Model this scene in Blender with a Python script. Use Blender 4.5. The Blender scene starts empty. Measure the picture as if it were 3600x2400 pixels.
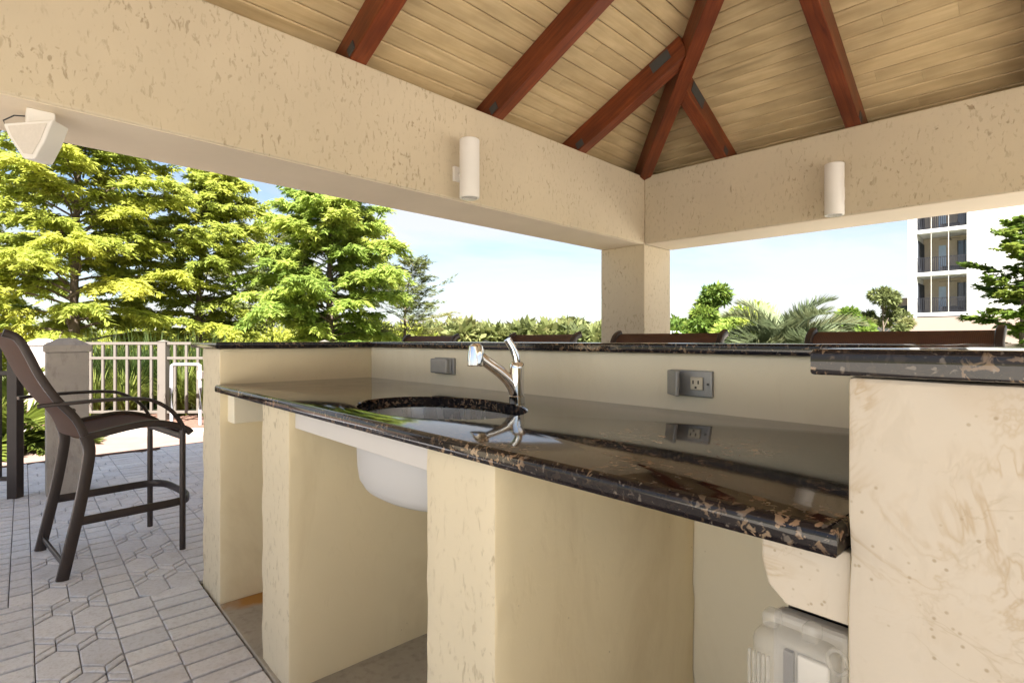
import bpy, bmesh, math, random
import numpy as np
from mathutils import Vector, Matrix

random.seed(7)
RNG = np.random.default_rng(11)
R = math.radians
S = bpy.context.scene
COL = S.collection

# ------------------------------------------------------------------ camera
EYE = 1.081
cam_d = bpy.data.cameras.new('camera')
cam = bpy.data.objects.new('camera', cam_d)
COL.objects.link(cam)
cam.location = (0, 0, EYE)
cam.rotation_euler = (R(90), 0, 0)
cam_d.lens = 36 * 1904 / 3600
cam_d.sensor_width = 36
cam_d.shift_y = -5 / 3600
cam_d.clip_start = 0.02
cam_d.clip_end = 3000
S.camera = cam

# ------------------------------------------------------------------ sky and sun
SUN_EL, SUN_AZ = 49.0, 174.0          # azimuth measured clockwise from +Y (the view direction)
w = bpy.data.worlds.new('World'); S.world = w; w.use_nodes = True
nt = w.node_tree; nt.nodes.clear()
def wn(t, **k):
    n = nt.nodes.new(t)
    for a, b in k.items(): setattr(n, a, b)
    return n
out = wn('ShaderNodeOutputWorld'); bg = wn('ShaderNodeBackground')
sky = wn('ShaderNodeTexSky', sky_type='NISHITA', sun_disc=False, sun_elevation=R(SUN_EL), sun_rotation=R(SUN_AZ),
         altitude=0, air_density=1.0, dust_density=0.6, ozone_density=1.6)
tc = wn('ShaderNodeTexCoord'); sep = wn('ShaderNodeSeparateXYZ')
nt.links.new(tc.outputs['Generated'], sep.inputs[0])
zc = wn('ShaderNodeMath', operation='MAXIMUM'); zc.inputs[1].default_value = 0.0
nt.links.new(sep.outputs['Z'], zc.inputs[0])
za = wn('ShaderNodeMath', operation='ADD'); za.inputs[1].default_value = 0.16
nt.links.new(zc.outputs[0], za.inputs[0])
dx = wn('ShaderNodeMath', operation='DIVIDE'); dy = wn('ShaderNodeMath', operation='DIVIDE')
nt.links.new(sep.outputs['X'], dx.inputs[0]); nt.links.new(za.outputs[0], dx.inputs[1])
nt.links.new(sep.outputs['Y'], dy.inputs[0]); nt.links.new(za.outputs[0], dy.inputs[1])
cmb = wn('ShaderNodeCombineXYZ')
nt.links.new(dx.outputs[0], cmb.inputs[0]); nt.links.new(dy.outputs[0], cmb.inputs[1])
cn = wn('ShaderNodeTexNoise'); cn.inputs['Scale'].default_value = 0.75; cn.inputs['Detail'].default_value = 9
cn.inputs['Roughness'].default_value = 0.56; cn.inputs['Distortion'].default_value = 0.35
nt.links.new(cmb.outputs[0], cn.inputs['Vector'])
cr = wn('ShaderNodeValToRGB'); cr.color_ramp.elements[0].position = 0.36; cr.color_ramp.elements[1].position = 0.56
nt.links.new(cn.outputs['Fac'], cr.inputs[0])
SKY_GAIN = 0.36
gain = wn('ShaderNodeMix', data_type='RGBA', blend_type='MULTIPLY'); gain.inputs[0].default_value = 1
nt.links.new(sky.outputs[0], gain.inputs[6]); gain.inputs[7].default_value = (SKY_GAIN, SKY_GAIN, SKY_GAIN, 1)
mx = wn('ShaderNodeMix', data_type='RGBA'); mx.inputs[7].default_value = (1.72, 1.71, 1.74, 1)
cf = wn('ShaderNodeMath', operation='MULTIPLY'); cf.inputs[1].default_value = 0.85
nt.links.new(cr.outputs[0], cf.inputs[0]); nt.links.new(cf.outputs[0], mx.inputs[0])
nt.links.new(gain.outputs[2], mx.inputs[6])
nt.links.new(mx.outputs[2], bg.inputs[0]); bg.inputs[1].default_value = 0.1
nt.links.new(bg.outputs[0], out.inputs[0])

sun_d = bpy.data.lights.new('sun', 'SUN'); sun_d.energy = 5.0; sun_d.angle = R(0.55); sun_d.color = (1, .95, .87)
sun = bpy.data.objects.new('sun', sun_d); COL.objects.link(sun)
sun.rotation_euler = (R(90 - SUN_EL), 0, R(180 - SUN_AZ)); sun.location = (0, -20, 30)

S.view_settings.view_transform = 'Standard'
S.view_settings.look = 'None'
S.view_settings.gamma = 1
S.view_settings.exposure = 2.55
S.render.engine = 'CYCLES'
S.cycles.use_denoising = True
S.cycles.max_bounces = 14
S.cycles.diffuse_bounces = 8
S.cycles.glossy_bounces = 6
S.cycles.transmission_bounces = 8
S.cycles.transparent_max_bounces = 12
S.cycles.caustics_reflective = False
S.cycles.caustics_refractive = False
S.cycles.sample_clamp_indirect = 8

# ------------------------------------------------------------------ materials
class N:
    def __init__(self, name):
        self.m = bpy.data.materials.new(name); self.m.use_nodes = True
        self.t = self.m.node_tree; self.b = self.t.nodes['Principled BSDF']
        self.out = self.t.nodes['Material Output']
        self.co = None
    def n(self, t, **k):
        x = self.t.nodes.new(t)
        for a, b in k.items(): setattr(x, a, b)
        return x
    def l(self, a, b): self.t.links.new(a, b)
    def coord(self, scale=(1, 1, 1), kind='Object', rot=(0, 0, 0)):
        if self.co is None: self.co = self.n('ShaderNodeTexCoord')
        mp = self.n('ShaderNodeMapping'); mp.inputs['Scale'].default_value = scale; mp.inputs['Rotation'].default_value = rot
        self.l(self.co.outputs[kind], mp.inputs[0]); return mp.outputs[0]
    def noise(self, vec, scale, detail=4, rough=.5, dist=0):
        x = self.n('ShaderNodeTexNoise'); x.inputs['Scale'].default_value = scale; x.inputs['Detail'].default_value = detail
        x.inputs['Roughness'].default_value = rough; x.inputs['Distortion'].default_value = dist
        self.l(vec, x.inputs['Vector']); return x.outputs['Fac']
    def vor(self, vec, scale, feature='F1', out='Distance', rnd=1):
        x = self.n('ShaderNodeTexVoronoi'); x.feature = feature; x.inputs['Scale'].default_value = scale
        x.inputs['Randomness'].default_value = rnd
        self.l(vec, x.inputs['Vector']); return x.outputs[out]
    def ramp(self, fac, stops):
        x = self.n('ShaderNodeValToRGB'); cr = x.color_ramp
        while len(cr.elements) < len(stops): cr.elements.new(.5)
        for e, (p, c) in zip(cr.elements, stops):
            e.position = p; e.color = (c, c, c, 1) if isinstance(c, (int, float)) else (*c, 1)
        self.l(fac, x.inputs[0]); return x.outputs[0]
    def mix(self, fac, a, b, blend='MIX'):
        x = self.n('ShaderNodeMix', data_type='RGBA', blend_type=blend)
        for s, i in ((fac, 0), (a, 6), (b, 7)):
            if isinstance(s, (int, float)): x.inputs[i].default_value = s if i == 0 else (s, s, s, 1)
            elif isinstance(s, tuple): x.inputs[i].default_value = (*s, 1)
            else: self.l(s, x.inputs[i])
        return x.outputs[2]
    def math(self, op, a, b=0.0):
        x = self.n('ShaderNodeMath', operation=op)
        for s, i in ((a, 0), (b, 1)):
            if isinstance(s, (int, float)): x.inputs[i].default_value = s
            else: self.l(s, x.inputs[i])
        return x.outputs[0]
    def bump(self, h, strength=.3, dist=.01, normal=None):
        x = self.n('ShaderNodeBump'); x.inputs['Strength'].default_value = strength; x.inputs['Distance'].default_value = dist
        self.l(h, x.inputs['Height'])
        if normal is not None: self.l(normal, x.inputs['Normal'])
        self.l(x.outputs[0], self.b.inputs['Normal']); return x.outputs[0]
    def base(self, c):
        if isinstance(c, tuple): self.b.inputs['Base Color'].default_value = (*c, 1)
        else: self.l(c, self.b.inputs['Base Color'])
    def rough(self, r):
        if isinstance(r, (int, float)): self.b.inputs['Roughness'].default_value = r
        else: self.l(r, self.b.inputs['Roughness'])
    def rnd(self): return self.n('ShaderNodeObjectInfo').outputs['Random']

def m_plain(name, c, rough=.5, metal=0, var=.12, vs=6):
    k = N(name); v = k.coord()
    f = k.noise(v, vs, 5)
    k.base(k.mix(f, tuple(x * (1 - var) for x in c), tuple(min(1, x * (1 + var)) for x in c)))
    k.rough(rough); k.b.inputs['Metallic'].default_value = metal
    return k.m

def m_stucco(name, c, coarse=1.0, pits=.5, stain=0.0, vert=2.2, smudge=0.0):
    """trowelled exterior stucco: relief, small darkened recesses, soft colour drift"""
    k = N(name)
    v = k.coord(); vs = k.coord((1, 1, 1 / vert))
    big = k.noise(v, 1.1, 4, .55)
    c1 = k.mix(k.ramp(big, [(.3, 0), (.7, 1)]), tuple(x * .92 for x in c), tuple(min(1, x * 1.05) for x in c))
    fine = k.noise(v, 110, 4, .6)
    n1 = k.noise(vs, 58 * coarse, 3, .6, .5)
    pit = k.ramp(n1, [(.34, 1.0), (.44, 0.0)])
    patch = k.ramp(k.noise(v, 3.0, 4, .6), [(.36, .10), (.66, 1)])
    pit2 = k.mix(1.0, pit, patch, 'MULTIPLY')
    n2 = k.noise(vs, 17 * coarse, 4, .6, 1.2)
    gouge = k.math('MULTIPLY', k.ramp(n2, [(.27, 1), (.335, 0)]), k.ramp(k.noise(v, 5, 2), [(.5, 0), (.6, 1)]))
    tot = k.math('MINIMUM', k.math('ADD', k.math('MULTIPLY', pit2, .8), gouge), 1.0)
    col = k.mix(k.math('MULTIPLY', tot, pits), c1, tuple(x * y for x, y in zip(c, (.46, .41, .34))))
    if stain:
        wob = k.noise(v, 4.0, 5, .6, 2.2)
        a = k.math('ABSOLUTE', k.math('SUBTRACT', wob, .5))
        a2 = k.math('ABSOLUTE', k.math('SUBTRACT', wob, .43)); a = k.math('MINIMUM', a, a2)
        vein = k.ramp(a, [(0.0, 1.0), (.008, .6), (.022, 0)])
        gate = k.ramp(k.noise(v, 7.5, 3), [(.44, 0), (.56, 1)])
        col = k.mix(k.math('MULTIPLY', k.math('MULTIPLY', vein, gate), stain * .8), col, (.36, .27, .17))
        wob2 = k.noise(v, 11, 4, .6, 1.5)
        v2 = k.ramp(k.math('ABSOLUTE', k.math('SUBTRACT', wob2, .5)), [(0, 1), (.02, 0)])
        g2 = k.ramp(k.noise(v, 4.5, 3), [(.52, 0), (.66, 1)])
        col = k.mix(k.math('MULTIPLY', k.math('MULTIPLY', v2, g2), stain * .7), col, (.30, .235, .15))
        sz = k.n('ShaderNodeSeparateXYZ'); k.l(v, sz.inputs[0])
        dz_ = k.math('MULTIPLY', k.math('SUBTRACT', k.math('ADD', sz.outputs[2], k.math('MULTIPLY', k.noise(k.coord((1, 1, .25)), 22, 4), .07)), 1.055), 16.0)
        drip = k.math('MULTIPLY', k.math('MINIMUM', k.math('MAXIMUM', dz_, 0.0), 1.0), .45)
        col = k.mix(k.math('MULTIPLY', drip, stain), col, (.42, .26, .11))
        blot = k.ramp(k.noise(v, 9, 6, .7), [(.50, 0), (.75, 1)])
        col = k.mix(k.math('MULTIPLY', blot, stain * .35), col, (.46, .37, .26))
        sp = k.ramp(k.vor(v, 95), [(.08, 1), (.2, 0)])
        spg = k.ramp(k.noise(v, 13, 2), [(.50, 0), (.58, 1)])
        col = k.mix(k.math('MULTIPLY', k.math('MULTIPLY', sp, spg), stain * .8), col, (.24, .18, .10))
    if smudge:      # scuffs and faint water marks
        sm = k.ramp(k.noise(k.coord((1, 1, .45)), 3.4, 6, .68, .6), [(.50, 0), (.80, 1)])
        col = k.mix(k.math('MULTIPLY', sm, smudge), col, tuple(x * y for x, y in zip(c, (.66, .60, .50))))
        dt = k.math('MULTIPLY', k.ramp(k.vor(v, 38), [(.05, 1), (.10, 0)]), k.ramp(k.noise(v, 6, 2), [(.62, 0), (.68, 1)]))
        col = k.mix(k.math('MULTIPLY', dt, smudge), col, (.25, .19, .12))
    k.base(col); k.rough(.9)
    hgt = k.math('ADD', k.math('MULTIPLY', tot, -.7), k.math('ADD', k.math('MULTIPLY', fine, .22), k.math('MULTIPLY', k.noise(v, 14 * coarse, 3), .4)))
    k.bump(hgt, .10 + .55 * pits, .005)
    return k.m

def m_granite(name):
    """near-black polished granite with drifts of brown and cream crystals"""
    k = N(name); v = k.coord()
    base = k.mix(k.noise(v, 30, 4), (.004, .004, .006), (.022, .017, .018))
    area = k.ramp(k.noise(v, 6.5, 3, .55), [(.44, .05), (.60, 1)])
    f1 = k.noise(v, 82, 3, .55, .7); f2 = k.noise(v, 95, 2, .5, .4)
    c = k.mix(k.math('MULTIPLY', k.ramp(f1, [(.55, 0), (.60, 1)]), area), base, k.mix(k.noise(v, 23, 2), (.13, .05, .02), (.38, .30, .21)))
    c = k.mix(k.math('MULTIPLY', k.ramp(f2, [(.64, 0), (.69, 1)]), .6), c, (.17, .145, .125))
    k.base(c); k.rough(k.ramp(k.noise(v, 9, 3), [(.3, .035), (.8, .08)]))
    k.b.inputs['IOR'].default_value = 1.43
    k.bump(k.noise(v, 160, 2), .02, .001)
    return k.m

def m_wood(name, dark, light, rough=.5, scale=1.0, rnd=.25, knots=True, spec=.4):
    """grain runs along the object's local X"""
    k = N(name); v = k.coord((.9 * scale, 14 * scale, 14 * scale))
    r = k.rnd()
    add = k.n('ShaderNodeVectorMath', operation='ADD'); k.l(v, add.inputs[0])
    cm = k.n('ShaderNodeCombineXYZ'); k.l(k.math('MULTIPLY', r, 40), cm.inputs[0]); k.l(k.math('MULTIPLY', r, 17), cm.inputs[1])
    k.l(cm.outputs[0], add.inputs[1])
    g = k.noise(add.outputs[0], 2.2, 6, .62, .9)
    col = k.mix(k.ramp(g, [(.28, 0), (.72, 1)]), dark, light)
    blotch = k.noise(k.coord((1.2, 2.5, 2.5)), 1.7, 4)
    col = k.mix(k.math('MULTIPLY', k.ramp(blotch, [(.42, 0), (.70, 1)]), .55), col, tuple(x * .62 for x in dark))
    if knots:
        kn = k.ramp(k.vor(add.outputs[0], .55), [(.02, 1), (.10, 0)])
        col = k.mix(k.math('MULTIPLY', kn, .6), col, tuple(x * .35 for x in dark))
    hs = k.n('ShaderNodeHueSaturation'); k.l(col, hs.inputs['Color'])
    k.l(k.math('ADD', 1 - rnd / 2, k.math('MULTIPLY', r, rnd)), hs.inputs['Value'])
    k.base(hs.outputs[0]); k.rough(rough)
    k.b.inputs['Specular IOR Level'].default_value = spec
    k.bump(g, .25, .004)
    return k.m

def m_leaf(name, dark, light, accent=None, trans=.35):
    k = N(name); t = k.t
    at = k.n('ShaderNodeAttribute'); at.attribute_name = 'tint'
    f = at.outputs['Fac']
    c = k.ramp(f, [(0, dark), (.6, light), (1, accent or light)])
    nz = k.noise(k.coord(), 1.1, 3)
    c = k.mix(k.math('MULTIPLY', nz, .5), c, tuple(x * .7 for x in dark))
    k.base(c); k.rough(.55); k.b.inputs['Specular IOR Level'].default_value = .25
    tr = k.n('ShaderNodeBsdfTranslucent'); k.l(c, tr.inputs[0])
    ms = k.n('ShaderNodeMixShader'); ms.inputs[0].default_value = trans
    k.l(k.b.outputs[0], ms.inputs[1]); k.l(tr.outputs[0], ms.inputs[2]); k.l(ms.outputs[0], k.out.inputs[0])
    return k.m

def m_paver(name):
    k = N(name); v = k.coord(); r = k.rnd(); geo = k.n('ShaderNodeNewGeometry')
    wv = geo.outputs['Position']
    at = k.n('ShaderNodeAttribute'); at.attribute_name = 'tint'
    rr = k.math('FRACT', k.math('ADD', r, at.outputs['Fac']))
    big = k.noise(wv, .7, 3)
    col = k.mix(rr, (.63, .66, .73), (.75, .775, .83))
    col = k.mix(k.math('MULTIPLY', k.ramp(big, [(.4, 0), (.65, 1)]), .5), col, (.70, .62, .60))
    col = k.mix(k.math('MULTIPLY', k.ramp(k.noise(wv, 60, 4, .7), [(.48, 0), (.78, 1)]), .45), col, (.28, .27, .265))
    col = k.mix(k.math('MULTIPLY', k.ramp(k.noise(wv, 9, 4, .6), [(.5, 0), (.8, 1)]), .4), col, (.36, .34, .33))
    k.base(col); k.rough(.85)
    k.bump(k.math('ADD', k.noise(wv, 120, 4, .65), k.math('MULTIPLY', k.noise(wv, 25, 3), 1.2)), .45, .004)
    return k.m

CREAM = (.66, .585, .44)
M = {}
M['stucco'] = m_stucco('cream_stucco', CREAM, 1.0, .8)
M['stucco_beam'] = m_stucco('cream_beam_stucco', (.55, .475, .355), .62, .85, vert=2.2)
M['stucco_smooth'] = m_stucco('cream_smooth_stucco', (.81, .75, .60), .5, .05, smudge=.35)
M['stucco_flank'] = m_stucco('warm_smooth_stucco', (.79, .69, .48), .5, .05, smudge=.5)
M['stucco_soffit'] = m_stucco('pale_soffit_stucco', (.70, .61, .48), .4, .06)
M['stucco_wall'] = m_stucco('veined_cream_stucco', (.53, .475, .405), .6, .16, stain=.72)
M['granite'] = m_granite('dark_granite')
M['rafter'] = m_wood('red_brown_stained_timber', (.075, .014, .005), (.225, .055, .016), .40, 1.0, .3)
M['plank'] = m_wood('pale_pine_plank', (.46, .34, .18), (.62, .485, .285), .6, .5, .16)
M['deck'] = m_plain('roof_deck', (.30, .22, .15), .8)
M['shingle'] = m_plain('roof_shingle', (.16, .13, .11), .9)
M['steel_bracket'] = m_plain('dull_bracket_steel', (.075, .08, .085), .55, .5)
M['white_plastic'] = m_plain('white_plastic', (.72, .70, .68), .4, 0, .05)
M['white_paint'] = m_plain('white_painted_board', (.58, .56, .55), .5, 0, .05)
M['grey_box'] = m_plain('grey_cast_metal', (.33, .335, .34), .45, .35, .12, 40)
M['socket'] = m_plain('ivory_socket', (.62, .58, .48), .4)
M['black'] = m_plain('black_plastic', (.012, .012, .013), .5)
M['concrete'] = None
M['brown_metal'] = m_plain('dark_bronze_metal', (.042, .031, .029), .38, .25, .25, 10)
M['paver'] = m_paver('grey_paver')
M['fence'] = m_plain('beige_powder_coat', (.12, .105, .092), .5)
M['white_metal'] = m_plain('white_rail_paint', (.30, .30, .32), .4)

k = N('chrome'); k.base((.80, .81, .83)); k.b.inputs['Metallic'].default_value = 1; k.rough(.06); M['chrome'] = k.m
k = N('brushed_steel'); v = k.coord((1, 1, 1)); g = k.noise(k.coord((9, 9, 2)), 3, 3)
k.base(k.mix(g, (.62, .62, .63), (.72, .72, .72))); k.b.inputs['Metallic'].default_value = 1; k.rough(k.ramp(g, [(.2, .20), (.8, .34)])); M['steel'] = k.m
k = N('white_sink_coating'); k.base((.50, .50, .515)); k.rough(.5); k.bump(k.noise(k.coord(), 60, 3), .1, .002); M['sink_under'] = k.m
k = N('clear_polycarbonate'); k.base((.60, .59, .57)); k.rough(.08)
tp_ = k.n('ShaderNodeBsdfTransparent'); tp_.inputs[0].default_value = (.96, .96, .95, 1)
ms = k.n('ShaderNodeMixShader'); ms.inputs[0].default_value = .27
k.l(tp_.outputs[0], ms.inputs[1]); k.l(k.b.outputs[0], ms.inputs[2]); k.l(ms.outputs[0], k.out.inputs[0]); M['clear'] = k.m
# concrete under the counter, with a rusty water mark at one wall
k = N('stained_concrete'); v = k.coord()
c = k.mix(k.noise(v, 6, 5, .6), (.30, .27, .225), (.46, .42, .355))
c = k.mix(k.math('MULTIPLY', k.ramp(k.noise(v, 40, 4), [(.5, 0), (.75, 1)]), .5), c, (.20, .18, .15))
gr = k.n('ShaderNodeVectorMath', operation='DISTANCE'); gr.inputs[1].default_value = (-2.36, .80, .02)
sc = k.n('ShaderNodeVectorMath', operation='MULTIPLY'); sc.inputs[1].default_value = (1, .42, 1)
gr.inputs[1].default_value = (-2.40, .80 * .42, 0)
k.l(k.co.outputs['Object'], sc.inputs[0]); k.l(sc.outputs[0], gr.inputs[0])
dd = k.math('ADD', gr.outputs['Value'], k.math('MULTIPLY', k.noise(v, 14, 3), .06))
c = k.mix(k.ramp(dd, [(.085, 1), (.125, 0)]), c, (.40, .20, .045))
k.base(c); k.rough(.85); k.bump(k.noise(v, 70, 4), .3, .003); M['concrete'] = k.m
# sling mesh
k = N('brown_sling_mesh'); v = k.coord(); wv = k.n('ShaderNodeTexWave'); wv.inputs['Scale'].default_value = 60; k.l(v, wv.inputs['Vector'])
k.base(k.mix(wv.outputs['Fac'], (.075, .046, .036), (.15, .092, .068))); k.rough(.65)
tr = k.n('ShaderNodeBsdfTranslucent'); tr.inputs[0].default_value = (.34, .15, .06, 1)
ms = k.n('ShaderNodeMixShader'); ms.inputs[0].default_value = .42
k.l(k.b.outputs[0], ms.inputs[1]); k.l(tr.outputs[0], ms.inputs[2]); k.l(ms.outputs[0], k.out.inputs[0]); M['sling'] = k.m
# aged cast stone
k = N('weathered_cast_stone'); v = k.coord()
c = k.mix(k.noise(v, 5, 5, .6), (.30, .275, .25), (.50, .46, .42))
c = k.mix(k.math('MULTIPLY', k.ramp(k.noise(k.coord((3, 3, 1)), 6, 5, .7), [(.52, 0), (.75, 1)]), .6), c, (.13, .115, .10))
k.base(c); k.rough(.9); k.bump(k.noise(v, 50, 5), .4, .005); M['stone'] = k.m
# outdoors
k = N('sandy_lawn'); g = k.n('ShaderNodeNewGeometry').outputs['Position']
c = k.mix(k.ramp(k.noise(g, .08, 5, .6), [(.42, 0), (.6, 1)]), (.10, .13, .035), (.34, .28, .20))
c = k.mix(k.math('MULTIPLY', k.noise(g, 1.5, 5), .5), c, (.09, .10, .03))
k.base(c); k.rough(.95); k.bump(k.noise(g, 8, 4), .5, .05); M['ground'] = k.m
k = N('bark_mulch'); g = k.n('ShaderNodeNewGeometry').outputs['Position']
c = k.mix(k.noise(g, 30, 5, .7), (.06, .03, .02), (.26, .14, .10)); k.base(c); k.rough(.95); k.bump(k.noise(g, 45, 4), .9, .03); M['mulch'] = k.m
M['kerb'] = m_plain('pale_concrete_kerb', (.30, .27, .24), .85)
M['bark'] = m_plain('grey_brown_bark', (.115, .088, .066), .9, 0, .4, 14)
M['cyp_a'] = m_leaf('cypress_foliage', (.26, .32, .07), (.44, .48, .085), (.56, .55, .10), .6)
M['cyp_b'] = m_leaf('fresh_cypress_foliage', (.21, .31, .07), (.38, .47, .10), (.50, .53, .12), .6)
M['olive'] = m_leaf('olive_foliage', (.10, .12, .05), (.20, .23, .08), (.26, .25, .10), .4)
M['green'] = m_leaf('mid_green_foliage', (.07, .13, .022), (.17, .25, .045), (.28, .32, .06), .48)
M['palm'] = m_leaf('blue_green_palm', (.085, .115, .065), (.19, .225, .12), (.33, .32, .17), .3)
M['grass_d'] = m_leaf('dark_fountain_grass', (.025, .05, .012), (.07, .11, .026), (.16, .17, .06), .35)
M['grass_y'] = m_leaf('yellow_green_grass', (.09, .13, .022), (.20, .24, .045), (.34, .33, .10), .4)
M['bld_white'] = m_plain('white_render', (.50, .50, .51), .85, 0, .04, 1)
M['bld_pink'] = m_plain('pink_beige_render', (.26, .20, .175), .85, 0, .06, 1)
M['bld_tan'] = m_plain('tan_render', (.42, .36, .29), .85)
M['dark_frame'] = m_plain('dark_window_frame', (.018, .019, .024), .4)
M['rail_dark'] = m_plain('dark_rail_bar', (.012, .012, .018), .5)
k = N('window_glass'); k.base((.03, .04, .055)); k.rough(.04); k.b.inputs['Specular IOR Level'].default_value = .8; M['glass'] = k.m
M['red_roof'] = m_plain('red_clay_roof', (.30, .135, .10), .85)
k = N('white_car_paint'); k.base((.75, .76, .78)); k.rough(.25); k.b.inputs['Coat Weight'].default_value = .6; M['car'] = k.m

# ------------------------------------------------------------------ mesh helpers
OFF = {}
class MB:
    def __init__(self): self.v = []; self.f = []
    def add(self, vs, fs):
        o = len(self.v); self.v += [tuple(p) for p in vs]; self.f += [tuple(i + o for i in f) for f in fs]
    def box(self, x0, x1, y0, y1, z0, z1):
        if x0 > x1: x0, x1 = x1, x0
        if y0 > y1: y0, y1 = y1, y0
        self.add([(x0, y0, z0), (x1, y0, z0), (x1, y1, z0), (x0, y1, z0), (x0, y0, z1), (x1, y0, z1), (x1, y1, z1), (x0, y1, z1)],
                 [(0, 3, 2, 1), (4, 5, 6, 7), (0, 1, 5, 4), (1, 2, 6, 5), (2, 3, 7, 6), (3, 0, 4, 7)]); return self
    def prism(self, poly, z0, z1):
        n = len(poly)
        self.add([(x, y, z0) for x, y in poly] + [(x, y, z1) for x, y in poly],
                 [tuple(range(n - 1, -1, -1)), tuple(range(n, 2 * n))] + [(i, (i + 1) % n, n + (i + 1) % n, n + i) for i in range(n)]); return self
    def tube(self, path, rad, seg=10, flat=None, up=None, cap=True):
        """swept tube; rad a number or list; flat=(w, h) makes a rounded flat bar"""
        P = [Vector(p) for p in path]; n = len(P)
        rr = rad if isinstance(rad, (list, tuple)) else [rad] * n
        up = Vector(up) if up else Vector((0, 0, 1))
        vs, fs = [], []
        for i, p in enumerate(P):
            t = (P[min(i + 1, n - 1)] - P[max(i - 1, 0)]).normalized()
            sx = t.cross(up)
            if sx.length < 1e-3: sx = t.cross(Vector((1, 0, 0)))
            sx.normalize(); sy = sx.cross(t).normalized()
            for j in range(seg):
                a = 2 * math.pi * j / seg; ca, sa = math.cos(a), math.sin(a)
                if flat:
                    e = .45
                    q = (math.copysign(abs(ca) ** e, ca) * flat[0], math.copysign(abs(sa) ** e, sa) * flat[1])
                else: q = (ca * rr[i], sa * rr[i])
                vs.append(p + sx * q[0] + sy * q[1])
        for i in range(n - 1):
            for j in range(seg):
                fs.append((i * seg + j, i * seg + (j + 1) % seg, (i + 1) * seg + (j + 1) % seg, (i + 1) * seg + j))
        if cap: fs += [tuple(range(seg - 1, -1, -1)), tuple(range((n - 1) * seg, n * seg))]
        self.add(vs, fs); return self
    def lathe(self, prof, c=(0, 0, 0), seg=32, sx=1, sy=1):
        vs, fs = [], []; n = len(prof)
        for i, (r, z) in enumerate(prof):
            for j in range(seg):
                a = 2 * math.pi * j / seg
                vs.append((c[0] + r * sx * math.cos(a), c[1] + r * sy * math.sin(a), c[2] + z))
        for i in range(n - 1):
            for j in range(seg):
                fs.append((i * seg + j, i * seg + (j + 1) % seg, (i + 1) * seg + (j + 1) % seg, (i + 1) * seg + j))
        self.add(vs, fs); return self
    def build(self, name, mat, parent=None, bevel=0, segs=2, smooth=False, off=None):
        ox, oy, oz = off if off is not None else OFF.get(parent.name if parent else '', (0, 0, 0))
        me = bpy.data.meshes.new(name)
        me.from_pydata([(x - ox, y - oy, z - oz) for x, y, z in self.v], [], self.f)
        bm = bmesh.new(); bm.from_mesh(me)
        bmesh.ops.recalc_face_normals(bm, faces=bm.faces)
        if bevel:
            ed = [e for e in bm.edges if len(e.link_faces) == 2 and e.calc_face_angle(0) > .5]
            bmesh.ops.bevel(bm, geom=ed, offset=bevel, segments=segs, profile=.5, affect='EDGES')
        bm.to_mesh(me); bm.free()
        if smooth:
            me.polygons.foreach_set('use_smooth', [True] * len(me.polygons))
            try: me.set_sharp_from_angle(angle=R(38))
            except Exception: pass
        me.materials.append(mat)
        o = bpy.data.objects.new(name, me); COL.objects.link(o)
        if parent is not None: o.parent = parent; OFF[o.name] = (ox, oy, oz)
        else: OFF[o.name] = (ox, oy, oz)
        return o

def tag(o, label, cat, group=None):
    o['label'] = label; o['category'] = cat
    if group: o['group'] = group
    return o
def structure(o): o['kind'] = 'structure'; return o
def thing(name, label, cat, loc=(0, 0, 0), rz=0, group=None, off=(0, 0, 0)):
    e = bpy.data.objects.new(name, None); COL.objects.link(e); e.location = loc; e.rotation_euler = (0, 0, rz)
    e.empty_display_size = .1
    OFF[e.name] = off; tag(e, label, cat, group); return e
def copy_tree(o, parent=None):
    c = o.copy(); COL.objects.link(c)
    if parent is not None: c.parent = parent
    for ch in list(o.children): copy_tree(ch, c)
    return c

# bar frame: a runs left and away along the long counter, b runs right and away; camera foot is a = b = 0
TB = math.atan2(-.742, .6703)
TP = math.atan2(-.705, .709)
def frame_pt(th, x, y):
    return (x * math.cos(th) - y * math.sin(th), x * math.sin(th) + y * math.cos(th))
def bar_thing(name, label, cat, a, b, z=0, group=None):
    x, y = frame_pt(TB, -a, b)
    return thing(name, label, cat, (x, y, z), TB, group, (-a, b, z))
def bar_pt(a, b): return frame_pt(TB, -a, b)
def pav_thing(name, label, cat, x, y, z=0, group=None):
    X, Y = frame_pt(TP, x, y)
    return thing(name, label, cat, (X, Y, z), TP, group, (x, y, z))
def ray(px, d):
    """world x of a photo column at depth d"""
    return (px - 1800) / 1904 * d
def ab(a0, a1, b0, b1, z0, z1, mb=None):
    mb = mb or MB(); return mb.box(-a0, -a1, b0, b1, z0, z1)

# ------------------------------------------------------------------ ground and patio
mb = MB(); mb.add([(-900, -900, -.14), (900, -900, -.14), (900, 1400, -.14), (-900, 1400, -.14)], [(0, 1, 2, 3)])
structure(mb.build('ground', M['ground']))
mb = MB(); mb.box(-14, 24, -24, 6.15, -.3, -.019)
patio = structure(mb.build('patio', m_plain('paver_joint_sand', (.075, .066, .058), .95, 0, .3, 40)))
mb = MB(); mb.box(-14, 3.6, 6.16, 6.34, -.25, .055)
structure(mb.build('kerb', M['kerb'], bevel=.012))
mb = MB(); mb.box(-14, 3.6, 6.35, 8.4, -.3, -.012)
structure(mb.build('mulch_bed', M['mulch']))

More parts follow.
